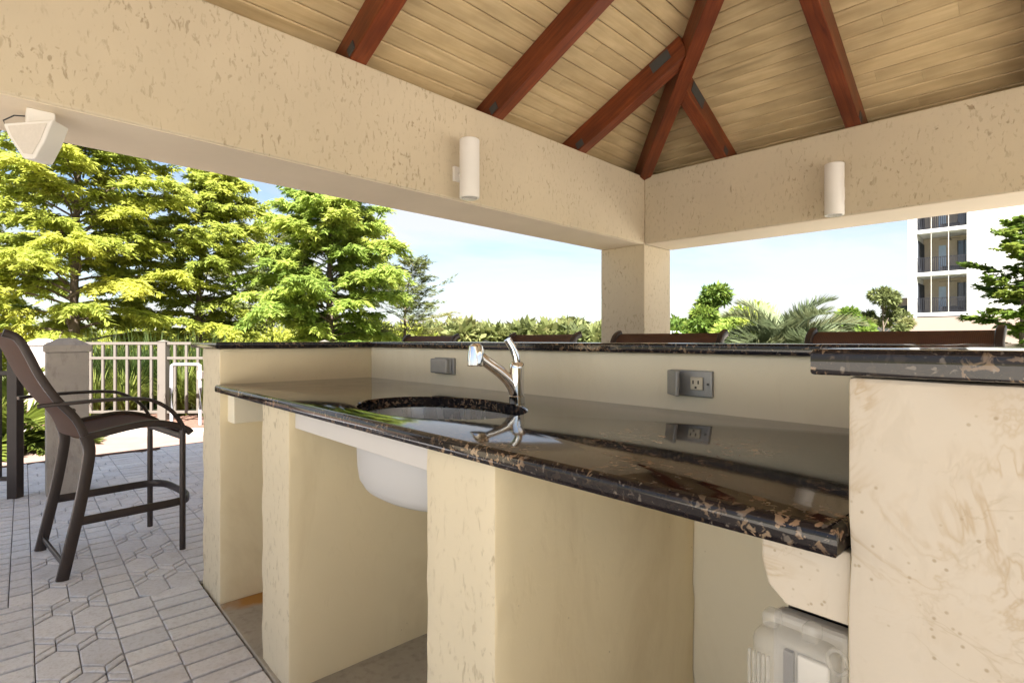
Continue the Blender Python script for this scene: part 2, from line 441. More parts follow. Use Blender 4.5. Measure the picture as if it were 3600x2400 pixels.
def paver_mesh(poly, gap=.0016, ch=.0032, t=.019):
    """a bevelled paver from a convex outline, about its centre"""
    ex = max(x for x, y in poly) - min(x for x, y in poly)
    P = [Vector((x * (1 - .0125 / ex), y)) for x, y in poly]; n = len(P)
    ar = sum(P[i].x * P[(i + 1) % n].y - P[(i + 1) % n].x * P[i].y for i in range(n))
    if ar < 0: P.reverse()
    def inset(d):
        r = []
        for i in range(n):
            e0 = (P[i] - P[i - 1]).normalized(); e1 = (P[(i + 1) % n] - P[i]).normalized()
            n0 = Vector((-e0.y, e0.x)); n1 = Vector((-e1.y, e1.x))
            bis = n0 + n1; bis /= max(bis.dot(n0), .25)
            r.append(P[i] + bis * d)
        return r
    A, B = inset(gap), inset(gap + ch)
    vs = [(p.x, p.y, -t) for p in A] + [(p.x, p.y, -ch) for p in A] + [(p.x, p.y, 0) for p in B]
    fs = [(i, (i + 1) % n, n + (i + 1) % n, n + i) for i in range(n)] + [(n + i, n + (i + 1) % n, 2 * n + (i + 1) % n, 2 * n + i) for i in range(n)]
    fs.append(tuple(range(2 * n, 3 * n)))
    return vs, fs

pieces = []       # (kind, key, centre (x, y) in bar frame, outline about it)
def piece(kind, poly):
    cx = sum(p[0] for p in poly) / len(poly); cy = sum(p[1] for p in poly) / len(poly)
    q = [(round(x - cx, 4), round(y - cy, 4)) for x, y in poly]
    pieces.append((kind, tuple(q), (cx, cy), q))
HW, EL, PT, GAP = .115, .115, .0575, .095
PU = EL + 2 * PT + GAP            # row repeat along a
def hex_column(a0, a1, bb):
    for i in range(int((a1 - a0) / PU) + 1):
        aa = a0 + i * PU
        for q in (0, 1):
            c = bb + HW * (q + .5)
            piece('hexagon_paver', [(aa, c - HW / 2), (aa + EL, c - HW / 2), (aa + EL + PT, c), (aa + EL, c + HW / 2), (aa, c + HW / 2), (aa - PT, c)])
        zt = aa + EL; h2 = GAP / 2; zb = aa + PU        # chevron slips and diamonds between two rows of hexagons
        for q in range(4):
            x0, x1 = bb + q * HW / 2, bb + (q + 1) * HW / 2
            u0, u1 = (0, PT) if q % 2 == 0 else (PT, 0)
            piece('diamond_paver', [(zt + u0, x0), (zt + u1, x1), (zt + u1 + h2, x1), (zt + u0 + h2, x0)])
            piece('diamond_paver', [(zb - u0, x0), (zb - u1, x1), (zb - u1 - h2, x1), (zb - u0 - h2, x0)])
        m_ = zt + PT + h2
        piece('diamond_paver', [(m_ - PT, bb + HW), (m_, bb + 1.5 * HW), (m_ + PT, bb + HW), (m_, bb + .5 * HW)])
        piece('diamond_paver', [(m_ - PT, bb), (m_, bb + .5 * HW), (m_ + PT, bb)])
        piece('diamond_paver', [(m_ - PT, bb + 2 * HW), (m_ + PT, bb + 2 * HW), (m_, bb + 1.5 * HW)])
def rect_column(a0, a1, b0, b1):
    ya = a0 - .01; i = 0
    while ya < a1 - .02:
        h_ = min((.125, .1, .1)[i % 3], a1 - ya)
        piece('rectangular_paver', [(ya, b0), (ya + h_, b0), (ya + h_, b1), (ya, b1)]); ya += h_; i += 1
def bricks(a0, a1, b0, b1, wd):
    n = int(round((a1 - a0) / wd)); wd = (a1 - a0) / n
    for i in range(n): piece('brick_paver', [(a0 + i * wd, b0), (a0 + (i + 1) * wd, b0), (a0 + (i + 1) * wd, b1), (a0 + i * wd, b1)])
bricks(-.4, 2.76, .40, .588, .098)
rect_column(-.3, 2.76, .26, .40); hex_column(-.3, 8.6, .03)
rect_column(-.3, 3.0, -.21, .03); rect_column(3.0, 8.6, -.044, .03); bricks(3.0, 8.6, -.21, -.044, .085)
rect_column(2.76, 8.6, .26, .365); hex_column(2.76, 8.6, .365)
bb = -.21
for i in range(7): hex_column(-.3, 8.6, bb - .23); rect_column(-.3, 8.6, bb - .45, bb - .23); bb -= .45
bb = .595
for i in range(18): rect_column(2.76, 8.6, bb, bb + .20); hex_column(2.76, 8.6, bb + .20); bb += .43
SUN_EDGE = 6.36      # sunlit paving tone starts here, measured away from the camera across the left beam
PV = {}
cand = []
for kd, key, (ca, cb), q in pieces:
    X, Y = bar_pt(ca, cb)
    if Y < 1.0 or Y > 6.1 or X < -12 or -.709 * X + .705 * Y > SUN_EDGE - .03: continue
    px = 1800 + 1904 * X / Y; py = 1195 + 1904 * EYE / Y
    inview = -60 < px < 1000 and py < 2480
    if -1500 < px < 1900: cand.append((0 if inview else 1, Y, kd, key, (ca, cb), q))
cand.sort(key=lambda t: (t[0], t[1]))
cnt = {}
rest_v, rest_f, rest_t = [], [], []
ct, st = math.cos(TB), math.sin(TB)
for iv, Y, kd, key, (ca, cb), q in cand:
    big = cnt.get(kd, 0) < 280 and iv == 0
    loc2 = bar_pt(ca, cb)
    jz = random.uniform(-.0012, .0008)
    if big:
        if key not in PV:
            vs, fs = paver_mesh([(-x, y) for x, y in q])
            me = bpy.data.meshes.new(kd); me.from_pydata(vs, [], fs); me.materials.append(M['paver']); me.update(); PV[key] = me
        o = bpy.data.objects.new(kd, PV[key]); COL.objects.link(o); o.parent = patio
        o.location = (*loc2, jz); o.rotation_euler = (random.uniform(-.003, .003), random.uniform(-.003, .003), TB)
        cnt[kd] = cnt.get(kd, 0) + 1
    else:
        vs, fs = paver_mesh([(-x, y) for x, y in q]); o0 = len(rest_v)
        rest_v += [(x * ct - y * st + loc2[0], x * st + y * ct + loc2[1], z + jz) for x, y, z in vs]
        rest_f += [tuple(i + o0 for i in f) for f in fs]; rest_t += [random.random()] * len(vs)
me = bpy.data.meshes.new('paver_field'); me.from_pydata(rest_v, [], rest_f); me.materials.append(M['paver'])
at = me.attributes.new('tint', 'FLOAT', 'POINT'); at.data.foreach_set('value', rest_t); me.update()
o = bpy.data.objects.new('paver_field', me); COL.objects.link(o); o.parent = patio; o['kind'] = 'stuff'
mb = MB(); yw = 6.1
pts = [(-13.9, (SUN_EDGE - .709 * 13.9) / .705), (-13.9, yw), ((.705 * yw - SUN_EDGE) / .709, yw)]
mb.prism(pts, -.018, .001)
o = structure(mb.build('sunlit_paving', m_plain('sunlit_paving_tone', (.215, .145, .12), .9, 0, .22, 7)))  # sunlit look of the pavers put into a pink tone, edged at the shadow line
# added unseen sheet, kept pale to bounce sunlight under the roof
mb = MB(); mb.box(1.5, 23.9, -23.9, 6.1, -.018, -.006); mb.box(3.7, 23.9, 6.1, 9.8, -.138, -.006); mb.box(-13.9, 1.5, -23.9, -.6, -.018, -.006)
o = mb.build('bounce_deck', m_plain('bounce_deck_concrete', (.66, .62, .56), .85, 0, .06, 2), patio)

# ------------------------------------------------------------------ bar island
ZC, TCN = .9005, .0305            # counter top and its thickness
ZB1, ZB0 = 1.0722, 1.0455         # raised granite top
ZU = ZC - TCN
bar = bar_thing('outdoor_bar', 'cream stucco U-shaped outdoor bar with dark granite counter and raised granite top', 'bar', 1.3, .95)
BI, BO = 1.27, 1.47
ab(.1725, 2.44, BI, BO, -.02, ZB0).build('back_wall', M['stucco_smooth'], bar, .006)
def wall_rough(mb, name, mat):
    """coarse stucco on the end faces, smooth render on the flanks"""
    o = mb.build(name, mat, bar, 0); bm = bmesh.new(); bm.from_mesh(o.data)
    for ax in range(3):         # hand-trowelled: no edge is quite straight
        ed = [e for e in bm.edges if abs((e.verts[0].co - e.verts[1].co).normalized()[ax]) > .9]
        ln = max((e.verts[0].co - e.verts[1].co).length for e in ed)
        bmesh.ops.subdivide_edges(bm, edges=ed, cuts=max(2, int(ln / .045)), use_grid_fill=True)
    sh = [e for e in bm.edges if len(e.link_faces) == 2 and e.calc_face_angle(0) > .5]
    bmesh.ops.bevel(bm, geom=sh, offset=.0055, segments=2, profile=.5, affect='EDGES')
    bm.normal_update()
    for vv in bm.verts:
        q = vv.co
        d_ = 0.0011 * math.sin(31 * q.z + 3 * q.x) + .0009 * math.sin(57 * q.z + 13 * q.y + 9 * q.x) + .0007 * math.sin(113 * q.z + 40 * q.y + 37 * q.x) + random.uniform(-.0002, .0002)
        vv.co = q + vv.normal * d_
    bm.to_mesh(o.data); bm.free()
    o.data.materials.append(M['stucco_flank'])
    o.data.polygons.foreach_set('use_smooth', [True] * len(o.data.polygons)); o.data.set_sharp_from_angle(angle=R(24))
    for p in o.data.polygons:
        if abs(p.normal.x) > .8: p.material_index = 1
    return o
wall_rough(ab(2.442, 2.72, .597, BO, -.02, ZB0), 'side_wall', M['stucco'])
o = wall_rough(ab(-.22, .1725, .597, BO, -.02, ZB0), 'side_wall', M['stucco_wall']); o['label'] = 'side wall with tan veins and water stains'
wall_rough(ab(1.687, 1.935, .603, BI - .002, -.02, ZU - .001), 'pier', M['stucco'])
wall_rough(ab(.712, .925, .603, BI - .002, -.02, ZU - .001), 'pier', M['stucco'])
ab(2.352, 2.4405, .625, BI - .002, .745, ZU - .001).build('ledger', M['stucco_smooth'], bar, .006)
# ledger by the right wall: its lower outer corner is chipped off
mb = MB()
prof = [(-.174, .795), (-.236, .795), (-.255, .812), (-.262, .838), (-.262, ZU - .001), (-.174, ZU - .001)]
n = len(prof); vs = [(x, .612, z) for x, z in prof] + [(x, BI - .002, z) for x, z in prof]
mb.add(vs, [tuple(range(n)), tuple(range(2 * n - 1, n - 1, -1))] + [(i, (i + 1) % n, n + (i + 1) % n, n + i) for i in range(n)])
mb.build('ledger', M['stucco_wall'], bar, .003)
ab(.927, 1.685, .622, .64, ZU - .060, ZU - .0015).build('fascia_board', M['white_paint'], bar, .002)
structure(ab(.174, 2.44, .592, BI - .002, -.25, .004).build('concrete_slab', M['concrete'], None, .004, off=(0, 0, 0)))
bpy.data.objects['concrete_slab'].rotation_euler = (0, 0, TB)

def slab(name, a0, a1, b0, b1, z0, z1, r=.010, hole=None, mat='granite'):
    """granite slab with a rounded edge, optionally with an oval cut-out"""
    x0, x1 = -a1, -a0
    mb = MB()
    if hole:
        cx, cy, rx, ry = hole
    else:
        cx, cy = (x0 + x1) / 2, (b0 + b1) / 2
    ang = sorted(set([2 * math.pi * i / 96 for i in range(96)] + [math.atan2(y - cy, x - cx) % (2 * math.pi) for x in (x0, x1) for y in (b0, b1)]))
    bd = []
    for t in ang:
        c, s = math.cos(t), math.sin(t); kx = 1e9
        if abs(c) > 1e-9: kx = ((x1 if c > 0 else x0) - cx) / c
        ky = ((b1 if s > 0 else b0) - cy) / s if abs(s) > 1e-9 else 1e9
        kk = min(kx, ky); bd.append((cx + c * kk, cy + s * kk))
    def ins(i): return [(min(max(x, x0 + i), x1 - i), min(max(y, b0 + i), b1 - i)) for x, y in bd]
    loops = []
    if hole: loops.append([(cx + rx * math.cos(t), cy + ry * math.sin(t), z0) for t in ang]); loops.append([(cx + rx * math.cos(t), cy + ry * math.sin(t), z1 - .003) for t in ang]); loops.append([(cx + (rx + .003) * math.cos(t), cy + (ry + .003) * math.sin(t), z1) for t in ang])
    q = [(r * (1 - math.sin(e)), r * (1 - math.cos(e))) for e in (0, R(22), R(45), R(68), R(90))]
    for i, dz in q: loops.append([(x, y, z1 - dz) for x, y in ins(i)])
    r2 = r * .45
    for i, dz in [(0, r2), (r2 * .3, r2 * .3), (r2, 0)]: loops.append([(x, y, z0 + dz) for x, y in ins(i)])
    n = len(ang); vs = [p for L in loops for p in L]; fs = []
    for a in range(len(loops) - 1):
        for j in range(n): fs.append((a * n + j, a * n + (j + 1) % n, (a + 1) * n + (j + 1) % n, (a + 1) * n + j))
    last = (len(loops) - 1) * n
    if hole:
        for j in range(n): fs.append((last + j, last + (j + 1) % n, (j + 1) % n, j))
    else:
        fs.append(tuple(range(n))); fs.append(tuple(range(last, last + n)))
    mb.add(vs, fs)
    return mb.build(name, M[mat], bar, 0, smooth=True)
SINK = (-1.235, .845, .285, .195)
o = slab('counter_slab', .176, 2.4395, .578, BI - .003, ZU, ZC, .012, SINK)
slab('bar_top', -.30, .203, .588, 1.80, ZB0 + .001, ZB1, .006)
slab('bar_top', .2045, 2.405, 1.243, 1.80, ZB0 + .001, ZB1, .006)
slab('bar_top', 2.4065, 2.85, .575, 1.80, ZB0 + .001, ZB1, .006)

# sink
sk = bar_thing('undermount_sink', 'oval stainless undermount sink bowl set in the granite counter', 'sink', 1.235, .845, ZU - .21)
sx, sy, srx, sry = SINK
def bowl(d, top, bot):
    p = [(1.06 + d, top), (1.0 + d, top - .002), (.99 + d, top - .05), (.975 + d, top - .13), (.95 + d, top - .165), (.89 + d, top - .185), (.78 + d, bot + .002), (.5, bot), (.12, bot - .004), (0.0, bot - .004)]
    return p
mb = MB(); mb.lathe([(r_ * srx, z) for r_, z in bowl(0, ZU - .001, ZU - .195)], (sx, sy, 0), 64, 1, sry / srx)
mb.build('inner_bowl', M['steel'], sk, smooth=True)
mb = MB(); mb.lathe([(r_ * srx, z) for r_, z in bowl(.02, ZU - .003, ZU - .203)], (sx, sy, 0), 64, 1, sry / srx)
mb.build('outer_shell', M['sink_under'], sk, smooth=True)
mb = MB(); mb.lathe([(.001, 0), (.042, 0), (.046, .004), (.040, .006), (.001, .002)], (sx, sy, ZU - .199), 24)
mb.build('drain_ring', M['chrome'], sk, smooth=True)

# faucet
FA, FB = 1.137, 1.046
fc = bar_thing('kitchen_faucet', 'chrome pull-out faucet with raised lever beside the oval sink', 'faucet', FA, FB, ZC)
fx, fy = -FA, FB
mb = MB(); mb.lathe([(.001, 0), (.0225, 0), (.0225, .020), (.0205, .022), (.001, .022)], (fx, fy, ZC + .0005), 32); mb.build('base_ring', M['chrome'], fc, smooth=True)
mb = MB(); mb.lathe([(.001, .0225), (.0200, .0225), (.0205, .05), (.0212, .10), (.0205, .112), (.016, .118), (.001, .119)], (fx, fy, ZC), 32); mb.build('body', M['chrome'], fc, smooth=True)
# spout direction: world -x with a little towards the camera, brought into the bar frame
dw = Vector((-1, -.22, 0)).normalized(); dl = Vector((dw.x * ct + dw.y * st, -dw.x * st + dw.y * ct, 0))
def fp(r_, z): return (fx + dl.x * r_, fy + dl.y * r_, ZC + z)
mb = MB(); mb.tube([fp(.004, .030), fp(.012, .050), fp(.026, .070), fp(.050, .092), fp(.078, .112), fp(.098, .127)], [.0175, .018, .0175, .0165, .0155, .0150], 20); mb.build('spout', M['chrome'], fc, smooth=True)
mb = MB(); mb.tube([fp(.098, .127), fp(.108, .134)], [.0158, .0165], 20)
o1 = mb.build('collar', M['chrome'], fc, smooth=True)
mb = MB(); mb.lathe([(.001, .034), (.011, .033), (.0195, .026), (.0225, .012), (.0250, -.014), (.0255, -.026), (.0225, -.029), (.001, -.027)], (fx + dl.x * .118, fy + dl.y * .118, ZC + .137), 28, 1, 1)
mb.build('spray_head', M['chrome'], fc, smooth=True)
mb = MB(); mb.tube([(fx + .0, fy, ZC + .112), (fx + dl.x * .004, fy + dl.y * .004, ZC + .135), (fx + dl.x * .014, fy + dl.y * .014, ZC + .160), (fx + dl.x * .028, fy + dl.y * .028, ZC + .183)], 1, 16, flat=(.0150, .0095), up=tuple(dl)); mb.build('lever_handle', M['chrome'], fc, smooth=True)

# outlets in the back wall
ot = bar_thing('outlet_box', 'closed grey metal outlet box in the wall behind the faucet', 'outlet', 1.80, BI, .944)
yb = BI
mb = MB(); mb.box(-1.870, -1.737, yb - .012, yb + .02, .944, 1.010); mb.build('plate', M['grey_box'], ot, .003)
mb = MB(); mb.box(-1.866, -1.752, yb - .036, yb - .0125, .948, 1.006); mb.build('cover', M['grey_box'], ot, .005)
mb = MB(); mb.tube([(-1.750, yb - .016, .949), (-1.750, yb - .016, 1.005)], .004, 10); mb.build('hinge', M['grey_box'], ot, smooth=True)
ot2 = bar_thing('outlet_box', 'open grey metal outlet box showing its socket, cover swung out', 'outlet', .72, BI, .938)
mb = MB(); mb.box(-.778, -.660, yb - .010, yb + .02, .938, 1.004); mb.build('plate', M['grey_box'], ot2, .003)
cv = Vector((math.cos(R(-38)), math.sin(R(-38)))); hx, hy = -.774, yb - .011
mb = MB()
nx, ny = -cv.y, cv.x
L = .062
def cvp(s_, t_): return (hx + cv.x * s_ - nx * t_, hy + cv.y * s_ - ny * t_)
mb.prism([cvp(0, 0), cvp(L, 0), cvp(L, .010), cvp(0, .010)], .940, 1.003); mb.build('cover', M['grey_box'], ot2, .003)
so = MB().box(-.716, -.682, yb - .016, yb - .0105, .955, .988).build('socket', M['socket'], ot2, .003)
for q in ((-.707, .975, .003, .009), (-.693, .975, .003, .009), (-.700, .962, .005, .005)):
    MB().box(q[0] - q[2] / 2, q[0] + q[2] / 2, yb - .0172, yb - .0158, q[1] - q[3] / 2, q[1] + q[3] / 2).build('socket_slot', M['black'], so)
MB().tube([(-.670, yb - .0125, .971), (-.670, yb - .009, .971)], .003, 10).build('screw', M['steel_bracket'], ot2, smooth=True)

# weatherproof cover under the counter by the stained wall
wc = bar_thing('weatherproof_outlet_cover', 'clear plastic weatherproof outlet cover below the counter by the stained wall', 'outlet', .215, .66, .60)
MB().box(-.1735, -.255, .665, .72, .60, .789).build('dark_gap_block', M['black'], wc, .004)  # black block stands in for the shaded gap behind the cover
MB().box(-.181, -.262, .638, .664, .60, .772).build('mounting_frame', m_plain('smoky_grey_plastic', (.58, .56, .53), .4), wc, .008, 3)
MB().box(-.186, -.269, .596, .637, .585, .765).build('clear_cover', M['clear'], wc, .014, 4, True)
for i in range(5): MB().box(-.2685 + i * .005, -.2660 + i * .005, .592, .5955, .59, .742).build('rib', M['clear'], wc)
MB().box(-.200, -.232, .632, .6375, .60, .735).build('face_plate', M['white_plastic'], wc, .002)
MB().box(-.236, -.246, .631, .6372, .60, .735).build('cord_slot', m_plain('cord_slot_grey', (.10, .10, .12), .5), wc)
for x in (-.252, -.211): MB().box(x - .008, x + .008, .606, .626, .7655, .783).build('hinge_lug', M['clear'], wc, .004, 3, True)
mb = MB(); mb.tube([(-.186 + .009 * math.cos(t), .612, .755 + .012 * math.sin(t)) for t in [2 * math.pi * i / 20 for i in range(20)]], .0022, 8, up=(0, 1, 0)); mb.build('lock_ring', M['clear'], wc, smooth=True)

# ------------------------------------------------------------------ pavilion
CX, CY = -3.457, 5.727            # inner corner of the two beams in the pavilion frame (x = -a, y = b)
CW, ZS, ZT, SIDE = .63, 2.231, 3.04, 6.9
PIT = .46
pav = pav_thing('pavilion', 'open cream stucco pavilion with timber hip roof over the bar', 'pavilion', CX + SIDE / 2, CY - SIDE / 2)
x0, x1, y1, y0 = CX, CX + SIDE, CY, CY - SIDE
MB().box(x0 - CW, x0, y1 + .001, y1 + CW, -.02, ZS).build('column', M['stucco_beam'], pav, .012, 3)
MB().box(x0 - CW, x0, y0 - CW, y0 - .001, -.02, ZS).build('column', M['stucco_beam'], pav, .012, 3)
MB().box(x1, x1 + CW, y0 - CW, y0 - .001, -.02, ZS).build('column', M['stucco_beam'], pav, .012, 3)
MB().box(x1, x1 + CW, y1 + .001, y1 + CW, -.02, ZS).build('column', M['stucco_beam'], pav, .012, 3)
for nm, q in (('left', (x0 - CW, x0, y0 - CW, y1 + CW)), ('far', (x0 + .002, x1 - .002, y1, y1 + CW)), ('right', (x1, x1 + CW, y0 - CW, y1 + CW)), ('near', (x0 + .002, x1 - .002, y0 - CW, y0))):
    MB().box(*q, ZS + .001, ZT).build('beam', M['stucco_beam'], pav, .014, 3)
    e = .016 if nm in ('left', 'right') else .0
    MB().box(q[0] + .016, q[1] - .016, q[2] + .016, q[3] - .016, ZS - .003, ZS + .02).build('soffit', M['stucco_soffit'], pav)
# roof: deck, planks, rafters
VO = .22 / math.cos(math.atan(PIT))
def zr(r_): return ZT + VO + PIT * r_
mb = MB(); ov = -.98; half = SIDE / 2; th = .05
A = [(x0 + ov, y0 + ov), (x1 - ov, y0 + ov), (x1 - ov, y1 - ov), (x0 + ov, y1 - ov)]
ap = ((x0 + x1) / 2, (y0 + y1) / 2)
vs = [(x, y, zr(ov) + .022) for x, y in A] + [(*ap, zr(half) + .022)] + [(x, y, zr(ov) + .022 + th) for x, y in A] + [(*ap, zr(half) + .022 + th)]
mb.add(vs, [(1, 0, 4), (2, 1, 4), (3, 2, 4), (0, 3, 4), (5, 6, 9), (6, 7, 9), (7, 8, 9), (8, 5, 9), (0, 1, 6, 5), (1, 2, 7, 6), (2, 3, 8, 7), (3, 0, 5, 8)])
roof = mb.build('roof', M['deck'], pav)
rox, roy, roz = OFF[roof.name]
def oriented(name, mb, mat, parent, origin, xdir, zdir, bevel=0, smooth=False, segs=2):
    """build mb in its own axes (x along the piece) and set it in the pavilion frame"""
    o = mb.build(name, mat, None, bevel, segs, smooth, off=(0, 0, 0))
    X = Vector(xdir).normalized(); Z = Vector(zdir); Y = Z.cross(X).normalized(); Z = X.cross(Y)
    o.parent = parent
    m = Matrix((X, Y, Z)).transposed().to_4x4(); m.translation = Vector(origin) - Vector((rox, roy, roz))
    o.matrix_local = m
    return o
cs = math.cos(math.atan(PIT)); PWD = .138; run = PWD * cs
np_ = int((half - .15 + .9) / run)
for plane in (0, 1):
    for i in range(np_):
        r0 = -.9 + i * run; r1 = r0 + run
        # length along the beam: from hip to hip, cut at the mitre
        def P(s_, r_, d=0):
            z = zr(r_) + d
            return (x0 + r_, y1 - s_, z) if plane == 0 else (x0 + s_, y1 - r_, z)
        nrm = Vector((-PIT, 0, 1)) if plane == 0 else Vector((0, PIT, 1))
        nrm.normalize()
        org = Vector(P(r0, r0)); xd = Vector(P(r0 + 1, r0)) - org
        L = SIDE - 2 * r0; wd = PWD
        # local: x along, y up the slope, z = normal away from the room
        yl = nrm.cross(xd).normalized(); up_ = (Vector(P(r0, r1)) - Vector(P(r0, r0)))
        sg = 1 if yl.dot(up_) > 0 else -1
        g, c = .0030, .0075
        prof = [(g, .018), (g, .0 + c), (g + c, 0), (wd - g - c, 0), (wd - g, c), (wd - g, .018)]
        # tongue and groove boards butt at random places
        cuts = [0] + sorted(random.sample([1.1, 2.3, 3.5, 4.7, 6.0, 7.2], 2)) + [1e9] if i > 3 else [0, 1e9]
        segs_ = [0.0]; x_ = random.uniform(1.2, 3.6)
        while x_ < L - 1: segs_.append(x_); x_ += random.uniform(2.4, 4.2)
        segs_.append(L)
        for a_, b_ in zip(segs_[:-1], segs_[1:]):
            vs = []
            for end in (0, 1):
                for yy, zz in prof:
                    mit = yy * cs
                    if end == 0: xx = a_ + (mit if a_ == 0 else .0008)
                    else: xx = b_ - (mit if b_ == L else .0008)
                    vs.append((xx, sg * yy, zz))
            m6 = 6
            fs = [tuple(range(m6)), tuple(range(2 * m6 - 1, m6 - 1, -1))] + [(j, (j + 1) % m6, m6 + (j + 1) % m6, m6 + j) for j in range(m6)]
            mb = MB(); mb.add([(x - a_, y, z) for x, y, z in vs], fs)
            o = oriented('ceiling_plank', mb, M['plank'], roof, org + xd.normalized() * a_, xd, nrm)
def rafter(name, p0, p1, wd, dp, nrm):
    d = Vector(p1) - Vector(p0); mb = MB()
    n = 9; L = d.length; vs = []; fs = []
    mb.box(0, L, -wd / 2, wd / 2, 0, dp)
    return oriented(name, mb, M['rafter'], roof, p0, d, nrm, .006)
ZRB = ZT + .004
def left_rafter(s_, r1=None):
    r1 = (s_ if s_ < half else SIDE - s_) if r1 is None else r1
    rafter('rafter', (x0 - .5, y1 - s_, ZRB - .5 * PIT), (x0 + r1, y1 - s_, ZRB + PIT * r1), .125, .212, (-PIT, 0, 1))
def right_rafter(s_, r1=None):
    r1 = (s_ if s_ < half else SIDE - s_) if r1 is None else r1
    rafter('rafter', (x0 + s_, y1 + .5, ZRB - .5 * PIT), (x0 + s_, y1 - r1, ZRB + PIT * r1), .125, .212, (0, PIT, 1))
LS = [1.20, 2.42, 3.78, 5.05, 6.1]; RS = [.93, 2.17, 3.42, 4.65, 5.9]
for s_ in LS: left_rafter(s_)
for s_ in RS: right_rafter(s_)
rafter('hip_rafter', (x0 - .4, y1 + .4, ZRB - .4 * PIT - .05), (x0 + half, y1 - half, ZRB + PIT * half - .05), .135, .24, (-PIT, PIT, 2))
rafter('hip_rafter', (x0 - .4, y0 - .4, ZRB - .4 * PIT - .05), (x0 + half - .1, y0 + half - .1, ZRB + PIT * (half - .1) - .05), .135, .24, (-PIT, -PIT, 2))
rafter('hip_rafter', (x1 + .4, y1 + .4, ZRB - .4 * PIT - .05), (x1 - half + .1, y1 - half + .1, ZRB + PIT * (half - .1) - .05), .135, .24, (PIT, PIT, 2))
# steel hangers at the rafter feet and where the short rafters meet the hip
for s_ in LS[:4]:
    oriented('rafter_bracket', MB().box(0, .09, -.0685, -.0635, .0, .07), M['steel_bracket'], roof, (x0 - .02, y1 - s_, ZRB + .01), (1, 0, PIT), (-PIT, 0, 1), .001)
for s_ in RS[:4]:
    oriented('rafter_bracket', MB().box(0, .09, .0635, .0685, .0, .07), M['steel_bracket'], roof, (x0 + s_, y1 + .02, ZRB + .01), (0, -1, PIT), (0, PIT, 1), .001)
r_ = LS[0] - .36
oriented('hip_hanger', MB().box(0.06, .26, -.069, -.0635, .09, .19), M['steel_bracket'], roof, (x0 + r_, y1 - LS[0], ZRB + PIT * r_), (1, 0, PIT), (-PIT, 0, 1), .001)
oriented('hip_hanger', MB().box(0.06, .26, .0635, .069, .09, .19), M['steel_bracket'], roof, (x0 + r_, y1 - LS[0], ZRB + PIT * r_), (1, 0, PIT), (-PIT, 0, 1), .001)
r_ = RS[0] - .34
oriented('hip_hanger', MB().box(0, .26, .0635, .069, .07, .19), M['steel_bracket'], roof, (x0 + RS[0], y1 - r_, ZRB + PIT * r_), (0, -1, PIT), (0, PIT, 1), .001)

# cylinder wall lights on the beams
def sconce(px_, py_, ndx, ndy, label):
    """(px_, py_) is the wall point, (ndx, ndy) the way into the room"""
    zc_ = 2.204; dd_ = .155
    c = (px_ + ndx * dd_, py_ + ndy * dd_)
    e = pav_thing('cylinder_wall_light', label, 'light', px_, py_, zc_, 'cylinder wall lights on the beams')
    mb = MB(); mb.lathe([(.001, .48), (.074, .48), (.080, .474), (.080, .018), (.078, .012), (.066, .012), (.066, .03), (.001, .03)], (c[0], c[1], zc_), 40)
    mb.build('housing', M['white_plastic'], e, smooth=True)
    mb = MB(); mb.lathe([(.064, .014), (.064, .0), (.060, -.008), (.001, -.012)], (c[0], c[1], zc_ + .012), 32); mb.build('lens', M['clear'], e, smooth=True)
    mb = MB(); sx_, sy_ = (ndy, ndx)
    pts = [(px_ + sx_ * .05 + ndx * .0, py_ + sy_ * .05 + ndy * .0), (px_ - sx_ * .05, py_ - sy_ * .05), (px_ - sx_ * .05 + ndx * .03, py_ - sy_ * .05 + ndy * .03), (px_ + sx_ * .05 + ndx * .03, py_ + sy_ * .05 + ndy * .03)]
    mb.prism(pts, zc_ + .17, zc_ + .29); mb.build('back_plate', M['white_plastic'], e, .004)
    mb = MB(); mb.tube([(px_ + ndx * .025, py_ + ndy * .025, zc_ + .23), (c[0], c[1], zc_ + .23)], .018, 14); mb.build('bracket_arm', M['white_plastic'], e, smooth=True)
sconce(x0 + .0005, y1 - 2.89, 1, 0, 'white cylinder wall light on the beam above the sink faucet')
sconce(x0 + 2.06, y1 - .0005, 0, -1, 'white cylinder wall light on the beam towards the apartment tower')

# wedge loudspeaker under the left beam
SX, SY = -3.617, .26
sp = pav_thing('outdoor_speaker', 'white wedge-shaped outdoor speaker hung under the left beam', 'speaker', SX, SY, 1.97)
MB().box(SX - .045, SX + .045, SY - .055, SY + .055, ZS - .085, ZS - .0035).build('mount', M['white_plastic'], sp, .006)
mb = MB()
# V-bottomed cabinet; its length runs across the beam
prof = [(-.16, -.10), (.155, -.075), (.10, -.20), (.035, -.305), (-.035, -.30), (-.13, -.17)]
rot = R(-20)
n = len(prof)
def spt(d, q):
    # face the room and the camera: local long axis along pavilion diagonal
    ex = Vector((math.cos(R(47)), math.sin(R(47)), 0)); ey = Vector((math.sin(R(47)), -math.cos(R(47)), 0))
    p = Vector((SX, SY, ZS)) + ex * (q[0] * .76) + ey * d * .8 + Vector((0, 0, q[1] * .86)); return tuple(p)
vs = [spt(.09, q) for q in prof] + [spt(-.06, (q[0] * .9, q[1] * .97)) for q in prof]
mb.add(vs, [tuple(range(n)), tuple(range(2 * n - 1, n - 1, -1))] + [(i, (i + 1) % n, n + (i + 1) % n, n + i) for i in range(n)])
mb.build('cabinet', M['white_plastic'], sp, .008, 3)
mb = MB(); vs = [spt(.094, (q[0] * .78, -.175 + (q[1] + .175) * .78)) for q in prof] + [spt(.091, (q[0] * .78, -.175 + (q[1] + .175) * .78)) for q in prof]
